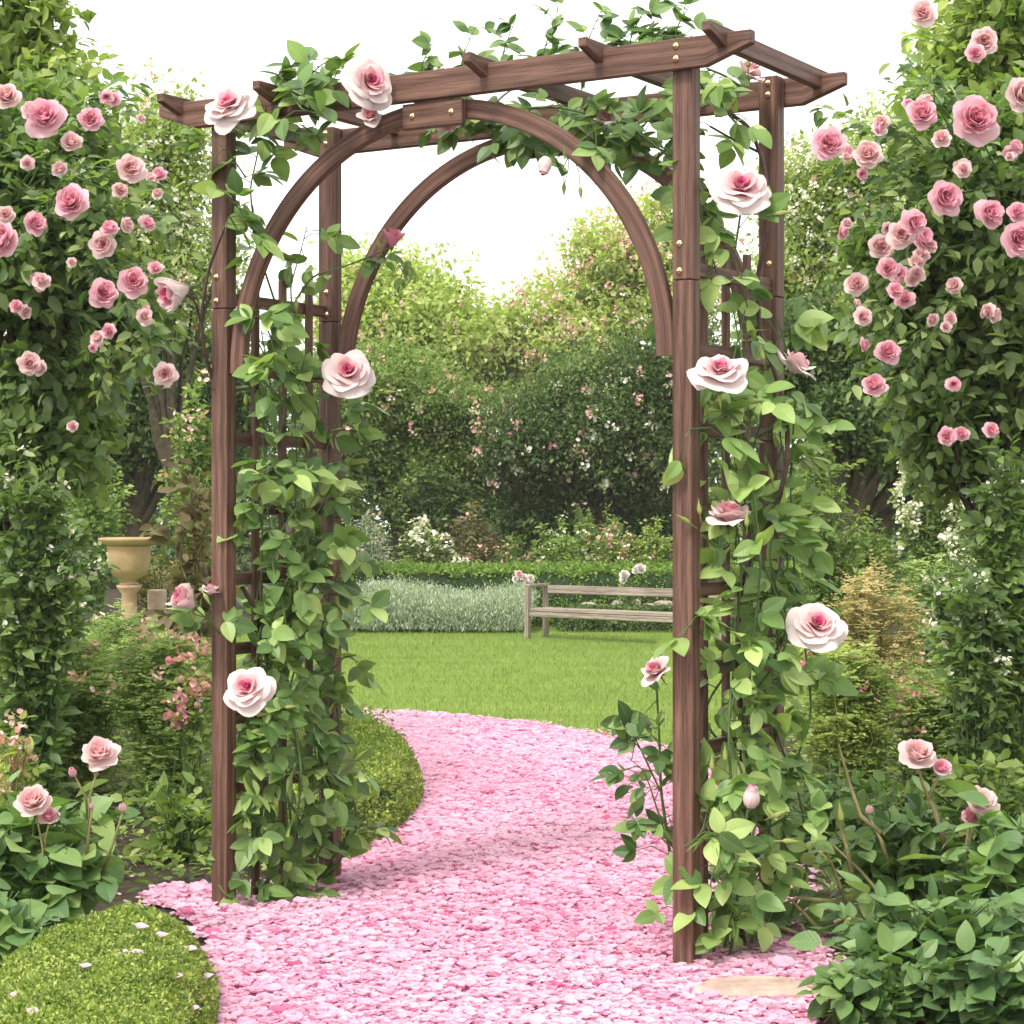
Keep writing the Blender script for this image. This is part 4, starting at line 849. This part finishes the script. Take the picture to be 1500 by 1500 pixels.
# border behind the hedge
gb = 'shrubs in the border behind the far hedge'
for (x, yt, w, mt, T, ls, fl, lab, Y) in [
    (528, 748, 90, 'silver', TTH, .06, [('pinkf', 14, .045, 6)], 'silvery grey green border shrub next to the left side of the arch', 23.6),
    (618, 772, 110, 'mid', TM, .05, [('white', 40, .05, 9)], 'green border shrub topped with cream white flower heads', 23.8),
    (695, 735, 84, 'bronze', TM, .05, [('pinkf', 12, .04, 6)], 'tall reddish brown border shrub near the middle of the hedge', 24.6),
    (752, 788, 70, 'mid', TTH, .05, [('pinkf', 16, .04, 6)], 'low mauve flecked border shrub right of the reddish brown one', 23.6),
    (818, 762, 84, 'fern', TM, .05, [('white', 16, .035, 6)], 'feathery green border shrub left of the tallest green shrub', 24.0),
    (858, 745, 60, 'mid', TM, .05, [], 'tallest green border shrub above the bench', 24.6),
    (892, 742, 50, 'fern', TTH, .05, [('pinkf', 10, .05, 8)], 'tall thin border shrub with two pink flowers at its top', 24.2),
    (950, 765, 90, 'light', TM, .05, [('pinkf', 20, .04, 6)], 'yellow green border shrub beside the front right post', 24.0),
    (1060, 760, 110, 'mid', TM, .05, [('white', 20, .04, 6)], 'green border shrub seen through the right hand lattice', 24.0),
    (440, 770, 110, 'mid', TM, .05, [('white', 20, .04, 6)], 'green border shrub seen through the left hand lattice', 24.0)]:
    shrub('border_shrub', lab, x, yt-8, Y, w*1.15, 72, ls, mt, T, .028, flowers=fl, group=gb, hvar=.45, dpx=60, sr=.006)
for i, (x, yt, w, mt, lab) in enumerate([(470, 640, 190, 'dark', 'dark evergreen shrub under the trees behind the left side of the arch'), (640, 665, 190, 'dark', 'dark evergreen shrub under the trees left of the middle of the arch'), (800, 670, 190, 'dark', 'dark evergreen shrub under the trees right of the middle of the arch'), (955, 650, 190, 'dark', 'dark evergreen shrub under the trees behind the front right post'), (1120, 640, 190, 'mid', 'green shrub under the trees behind the right hand lattice')]):
    shrub('evergreen_shrub', lab, x, yt, 26, w, 110, .085, mt, TM, .045, dpx=90, sr=.008, hvar=.4, group='evergreen shrubs under the far trees')
o = shrub('rose_bush', 'small rose bush with white flowers behind the weathered bench', 922, 838, 20.35, 52, 22, .035, 'mid', TM, .03, hvar=.2)
for x, y, d in [(915, 843, 15), (914, 850, 12), (938, 834, 16), (932, 836, 12)]: bloom(o, at(x, y, 20.2), (rng.normal()*.3, -1, .5), d/2*20.2/FPX*1.15, 'full', 2)
o = shrub('rose_bush', 'small pale pink and white rose bush at the end of the lavender by the bench', 765, 848, 20.2, 44, 20, .035, 'silver', TM, .03, hvar=.2)
for x, y, d, v in [(759, 842, 13, 1), (768, 846, 11, 2), (777, 848, 12, 2), (772, 853, 10, 1), (755, 849, 10, 2)]: bloom(o, at(x, y, 20.0), (rng.normal()*.3, -1, .5), d/2*20/FPX*1.15, 'full', v)
# silver lavender border: spikes nobody could count
a = Acc(); n = 16000
X = rng.uniform(-1.95, .17, n); Yy = rng.uniform(19.7, 20.55, n)-.03*X; h = (.40+.05*np.sin(X*4)+rng.normal(size=n)*.035)*(1-.45*np.clip((19.95-Yy-.03*X)/.3, 0, 1)**2)
for q in range(5):
    t = rng.uniform(.1, 1, n); lean = rng.normal(size=(n, 2))*.05
    a.many(np.c_[X+lean[:, 0]*t, Yy+lean[:, 1]*t, h*t], nrm(np.c_[rng.normal(size=(n, 2))*.55, np.ones(n)]), rv(n), rng.uniform(.02, .055, n)*(1.25-.5*t))
tag(a.build('lavender_border', TTH, G['silver']), 'billowing silver grey lavender border between lawn and hedge', 'lavender', kind='stuff')

# ground cover in the beds
n = 60000; P = np.c_[rng.uniform(-3.6, 3.6, n), rng.uniform(5.0, 16, n)]
ok = (np.abs(P[:, 0]) < P[:, 1]*.3) & ~inpoly(P, path) & ~inpoly(P, lawn) & (edged(P, path) > .05) & (edged(P, lawn) > .03) & ~((P[:, 0] > -1.3) & (P[:, 1] < 6.4) & (P[:, 0] < .4))
P = P[ok]; n = len(P); cl = .5+.5*np.sin(P[:, 0]*5+1)*np.sin(P[:, 1]*3.3); hh = rng.uniform(.01, 1, n)*(.05+.12*cl)
tag(leaves('ground_cover', np.c_[P, hh], nrm(rv(n)*[1, 1, .5]+[0, 0, .2]), nrm(rv(n)*.6+[0, 0, 1.]), rng.uniform(.02, .055, n), TM, G['mid']), 'low leafy green ground cover filling the flower beds', 'ground cover', kind='stuff')
# left middle ground
F_ = [('pinkf', 14, .03, 9), ('magf', 8, .025, 9)]
shrub('feathery_shrub', 'feathery green shrub with tiny pink flowers directly left of the front left post', 245, 905, 8.6, 200, 60, .036, 'fern', TFE, .022, feather=True, flowers=F_, dpx=150)
shrub('feathery_shrub', 'feathery green shrub left of the one beside the front left post', 110, 930, 8.9, 200, 60, .036, 'fern', TFE, .022, feather=True, flowers=F_, dpx=150)
shrub('feathery_shrub', 'pale feathery shrub behind the lower left rose bush at the left edge', 10, 950, 8.3, 150, 40, .036, 'fern', TFE, .024, feather=True, flowers=[('magf', 8, .025, 9)], dpx=150)
shrub('flowering_shrub', 'shrub with clusters of deep pink flowers against the left post', 283, 935, 8.0, 60, 12, .05, 'mid', TM, .035, flowers=[('magf', 7, .03, 16), ('pinkf', 4, .03, 12)])
shrub('leafy_shrub', 'dark broad leaved shrub in the shade left of the front left post foot', 262, 1140, 7.2, 170, 26, .075, 'mid', TM, .05, dpx=100)
shrub('white_flowering_shrub', 'dark leaved shrub with white specks near the left edge beside the urn', 75, 690, 10.5, 150, 60, .055, 'rose', TM, .032, flowers=[('white', 60, .022, 7)], dpx=110)
shrub('bronze_shrub', 'bronze leaved spindly shrub between the urn and the front left post', 282, 570, 10, 90, 15, .095, 'bronze', TM, .06, stemmat=DRY, dpx=60, sr=.007, hvar=.5, low=.25)
shrub('round_shrub', 'light green rounded shrub behind the urn', 130, 640, 21, 150, 70, .06, 'fern', TM, .035, dpx=100, sr=.006)
shrub('round_shrub', 'small sandy pink leaved shrub right behind the urn', 235, 805, 21.5, 150, 50, .05, 'gold', TM, .035, dpx=60, sr=.006)
shrub('round_shrub', 'dark green rounded shrub at the left edge of the lawn', 20, 700, 17, 200, 80, .06, 'dark', TM, .04, dpx=100, sr=.006)
shrub('leafy_shrub', 'leafy green shrub with white specks covering the foot of the left rose tree', 45, 640, 7.7, 170, 60, .06, 'rtree', TM, .032, flowers=[('white', 50, .018, 6)], dpx=90)
shrub('feathery_shrub', 'airy pale green shrub in front of the urn pedestal', 165, 885, 13, 190, 60, .034, 'fern', TFE, .03, feather=True, flowers=[('pinkf', 8, .035, 9)], dpx=90)
shrub('leafy_shrub', 'mid green leafy shrub between the urn and the front left post', 285, 540, 15, 100, 44, .06, 'mid', TM, .035, dpx=100, flowers=[('pinkf', 10, .04, 9)], sr=.006)
# right middle ground
shrub('leafy_shrub', 'slim leafy shrub in front of the bare stems of the right rose tree', 1425, 800, 7.6, 110, 34, .055, 'rtree', TM, .034, flowers=[('white', 30, .018, 6)], dpx=80)
shrub('leafy_shrub', 'leafy green shrub covering the foot of the right rose tree', 1478, 650, 7.7, 130, 46, .06, 'rtree', TM, .034, flowers=[('white', 30, .018, 6)], dpx=80)
shrub('leafy_shrub', 'tall loose green shrub between the golden shrub and the arch', 1205, 620, 12.5, 120, 50, .055, 'mid', TM, .035, dpx=80, sr=.006)
shrub('feathery_shrub', 'feathery light green shrub just right of the arch with pink flower heads', 1240, 935, 8.2, 170, 52, .036, 'light', TFE, .024, feather=True, flowers=[('magf', 6, .025, 10)], dpx=150)
shrub('feathery_shrub', 'feathery green shrub with magenta flower heads right of the light green one', 1370, 960, 8.4, 190, 62, .036, 'fern', TFE, .022, feather=True, flowers=[('magf', 12, .028, 12), ('pinkf', 6, .03, 10)], dpx=150)
shrub('feathery_shrub', 'feathery shrub with pale pink flower heads at the right edge', 1490, 985, 8.2, 130, 40, .036, 'fern', TFE, .024, feather=True, flowers=[('pinkf', 9, .03, 12)], dpx=150)
shrub('golden_shrub', 'dry golden brown shrub right of the arch behind the feathery shrubs', 1280, 822, 12, 190, 60, .034, 'gold', TFE, .03, feather=True, dpx=120, stemmat=DRY)
shrub('meadow_shrub', 'loose olive green shrub between the golden shrub and the right rose tree', 1385, 790, 13, 190, 60, .034, 'fern', TFE, .024, feather=True, dpx=120)
shrub('white_flowering_shrub', 'dark shrub sprinkled with white flowers under the right rose tree', 1420, 740, 10, 150, 60, .055, 'rose', TM, .032, flowers=[('white', 80, .024, 7)], dpx=110)
shrub('white_flowering_shrub', 'shrub massed with bluish white blossom beyond the right rose tree', 1370, 610, 15, 120, 60, .05, 'mid', TM, .034, flowers=[('white', 180, .035, 10)], dpx=80)
shrub('round_shrub', 'olive green rounded shrub at the foot of the mossy trunk', 1260, 745, 15, 160, 60, .05, 'mid', TM, .03, dpx=80)
shrub('leafy_shrub', 'tall leafy shrub at the far right edge under the rose tree', 1510, 700, 9, 120, 50, .065, 'rose', TM, .04, dpx=100)
# foreground rose bushes
o = shrub('rose_bush', 'broad leaved rose bush with pale pink blooms in the lower left corner', 40, 1165, 5.75, 270, 76, .088, 'big', TNW, .062, dpx=150, cat='rose bush', sr=.006, hvar=.5, up=.7)
for x, y, d, k, v in [(147, 1110, 54, 'full', 1), (108, 1130, 26, 'bud', 2), (50, 1180, 52, 'full', 1), (72, 1200, 30, 'full', 0), (181, 1182, 24, 'bud', 1), (135, 1180, 16, 'bud', 1)]:
    Y = 5.65; bloom(o, at(x, y+(d*.25 if k == 'bud' else 0), Y), (rng.normal()*.15, -.75, .8), d/2*Y/FPX*(1.15 if k == 'full' else .8), k, v)
mb = MB()
for a_, b_, c_ in (((147, 1114), (132, 1165), (128, 1250)), ((108, 1134), (126, 1168), (129, 1200)), ((181, 1186), (170, 1222), (150, 1280)), ((52, 1186), (62, 1240), (70, 1300)), ((135, 1185), (131, 1215), (125, 1270)), ((72, 1204), (66, 1230), (66, 1260))):
    P_ = [at(*a_, 5.65)-o.location, at(*b_, 5.65)-o.location, at(*c_, 5.7)-o.location]; mb.tube(P_, [.0025, .0035, .005], 6)
mb.build('flower_stem', DRY, o, True)
shrub('rose_bush', 'dark blue green low bush in the very bottom left corner above the box mound', -10, 1265, 5.2, 200, 46, .085, 'big', TNW, .06, dpx=100, cat='rose bush', sr=.005, hvar=.5, up=.7)
shrub('cluster_flower_shrub', 'plant with a cluster of small salmon flowers on pale stems at the left edge', 22, 1030, 6.6, 80, 16, .05, 'light', TM, .05, stemmat=DRY, flowers=[('pinkf', 10, .022, 14)], dpx=60)
o = shrub('rose_bush', 'rose bush with pale pink blooms on bare branching stems right of the arch', 1330, 1150, 5.9, 250, 46, .085, 'rose', TN, .06, dpx=120, cat='rose bush', sr=.005, hvar=.45, low=.3)
for x, y, d, k, v in [(1342, 1112, 54, 'full', 1), (1435, 1180, 48, 'full', 1), (1420, 1200, 30, 'full', 0), (1273, 1185, 24, 'bud', 1), (1378, 1128, 30, 'full', 0), (1288, 1372, 34, 'full', 1)]:
    Y = 5.7 if y < 1300 else 5.3; bloom(o, at(x, y+(d*.25 if k == 'bud' else 0), Y), (rng.normal()*.15, -.75, .8), d/2*Y/FPX*(1.15 if k == 'full' else .8), k, v)
gbud(o, at(1232, 1200, 5.6), (-.1, 0, 1), .04); gbud(o, at(1472, 1290, 5.5), (-.3, 0, 1), .04)
mb = MB()
for pts in ([(1342, 1115), (1352, 1150), (1368, 1185), (1385, 1240)], [(1378, 1130), (1366, 1155), (1360, 1172)], [(1435, 1184), (1425, 1215), (1412, 1260)], [(1420, 1202), (1418, 1225), (1415, 1245)], [(1232, 1200), (1232, 1215), (1240, 1240), (1250, 1290)], [(1205, 1235), (1220, 1270), (1235, 1310), (1262, 1348)], [(1155, 1315), (1180, 1340), (1208, 1370)], [(1220, 1238), (1260, 1275), (1290, 1310), (1302, 1335)], [(1100, 1345), (1150, 1360), (1180, 1372)], [(1275, 1200), (1290, 1230), (1300, 1260)], [(1228, 1090), (1245, 1150), (1260, 1195), (1290, 1220)], [(1130, 1330), (1170, 1315), (1230, 1322)], [(1262, 1348), (1240, 1342), (1222, 1352)]):
    Y = 5.75; mb.tube([np.array(at(x, y, Y))-o.location for x, y in pts], np.linspace(.003, .0075, len(pts)), 6)
mb.build('bare_stem', DRY, o, True)
shrub('leafy_shrub', 'broad leaved bush spilling over the path edge in the lower right corner', 1365, 1290, 5.1, 350, 72, .08, 'blue', TN, .042, dpx=130, sr=.005, hvar=.5, up=.7)
shrub('leafy_shrub', 'light green broad leaved bush at the right edge above the lower right corner bush', 1475, 1190, 5.6, 200, 44, .09, 'big', TNW, .06, dpx=110, sr=.005, hvar=.4, up=.7)
shrub('leafy_shrub', 'low olive green leafy plant at the bottom edge right of the stepping stone', 1300, 1400, 4.85, 260, 50, .06, 'rose', TN, .035, dpx=90, sr=.004, up=.8)
shrub('leafy_shrub', 'low leafy plant cut by the frame in the bottom right corner', 1450, 1395, 4.85, 220, 44, .08, 'blue', TN, .04, dpx=90, sr=.004, up=.8)
shrub('leafy_shrub', 'shaded dark bush behind the bare stems right of the arch', 1230, 1120, 7.2, 220, 50, .06, 'rose', TM, .04, dpx=100, sr=.005)
shrub('leafy_shrub', 'dark green bush behind the rose bush at the right edge', 1440, 1100, 7.0, 220, 50, .06, 'mid', TM, .04, dpx=120, sr=.005)

# ---------------------------------------------------------------- summer haze
mb = MB(); x0, x1, y0, y1, z0, z1 = -62, 62, -6, 92, -1, 9
mb.add([(x0, y0, z0), (x1, y0, z0), (x1, y1, z0), (x0, y1, z0), (x0, y0, z1), (x1, y0, z1), (x1, y1, z1), (x0, y1, z1)], [[0, 3, 2, 1], [4, 5, 6, 7], [0, 1, 5, 4], [1, 2, 6, 5], [2, 3, 7, 6], [3, 0, 4, 7]])
hz = bpy.data.materials.new('summer_haze'); hz.use_nodes = True; hz.node_tree.nodes.remove(hz.node_tree.nodes['Principled BSDF'])
pv = hz.node_tree.nodes.new('ShaderNodeVolumePrincipled'); pv.inputs['Color'].default_value = (1, 1, .93, 1); pv.inputs['Density'].default_value = .0007
hz.node_tree.links.new(pv.outputs[0], hz.node_tree.nodes['Material Output'].inputs['Volume'])
tag(mb.build('haze', hz), 'thin bright summer haze paling the far trees', 'haze', kind='stuff')

# ---------------------------------------------------------------- light, sky, camera
SUN_EL, SUN_AZ = math.radians(52), math.radians(215)   # azimuth clockwise from +Y (behind the camera, to its left)
w = bpy.data.worlds.new('World'); bpy.context.scene.world = w; w.use_nodes = True; nt = w.node_tree
bg = nt.nodes['Background']; sky = nt.nodes.new('ShaderNodeTexSky'); sky.sky_type = 'NISHITA'; sky.sun_disc = False
sky.sun_elevation = SUN_EL; sky.sun_rotation = SUN_AZ; sky.air_density = 1; sky.dust_density = 6; sky.ozone_density = 1
hs = nt.nodes.new('ShaderNodeHueSaturation'); hs.inputs['Saturation'].default_value = .15
nt.links.new(sky.outputs[0], hs.inputs['Color'])
mx = nt.nodes.new('ShaderNodeMix'); mx.data_type = 'RGBA'; mx.inputs[0].default_value = .8; mx.inputs[7].default_value = (12.0, 12.1, 11.7, 1)
nt.links.new(hs.outputs[0], mx.inputs[6]); nt.links.new(mx.outputs[2], bg.inputs[0]); bg.inputs[1].default_value = .1
sl = bpy.data.lights.new('sun', 'SUN'); sl.energy = 2.2; sl.angle = math.radians(14); sl.color = (1, .95, .87)
so = bpy.data.objects.new('sun', sl); C.objects.link(so)
d = Vector((math.sin(SUN_AZ)*math.cos(SUN_EL), math.cos(SUN_AZ)*math.cos(SUN_EL), math.sin(SUN_EL)))
so.rotation_euler = d.to_track_quat('Z', 'Y').to_euler()
cam = bpy.data.cameras.new('camera'); co_ = bpy.data.objects.new('camera', cam); C.objects.link(co_)
cam.sensor_width = 36; cam.lens = FPX/1500*36; cam.shift_y = -10/1500; cam.clip_end = 500; cam.clip_start = .05
co_.location = (0, 0, EYE); co_.rotation_euler = (PI/2, 0, 0); bpy.context.scene.camera = co_
s = bpy.context.scene; s.view_settings.view_transform = 'Standard'; s.view_settings.look = 'None'; s.view_settings.gamma = 1; s.view_settings.exposure = .86
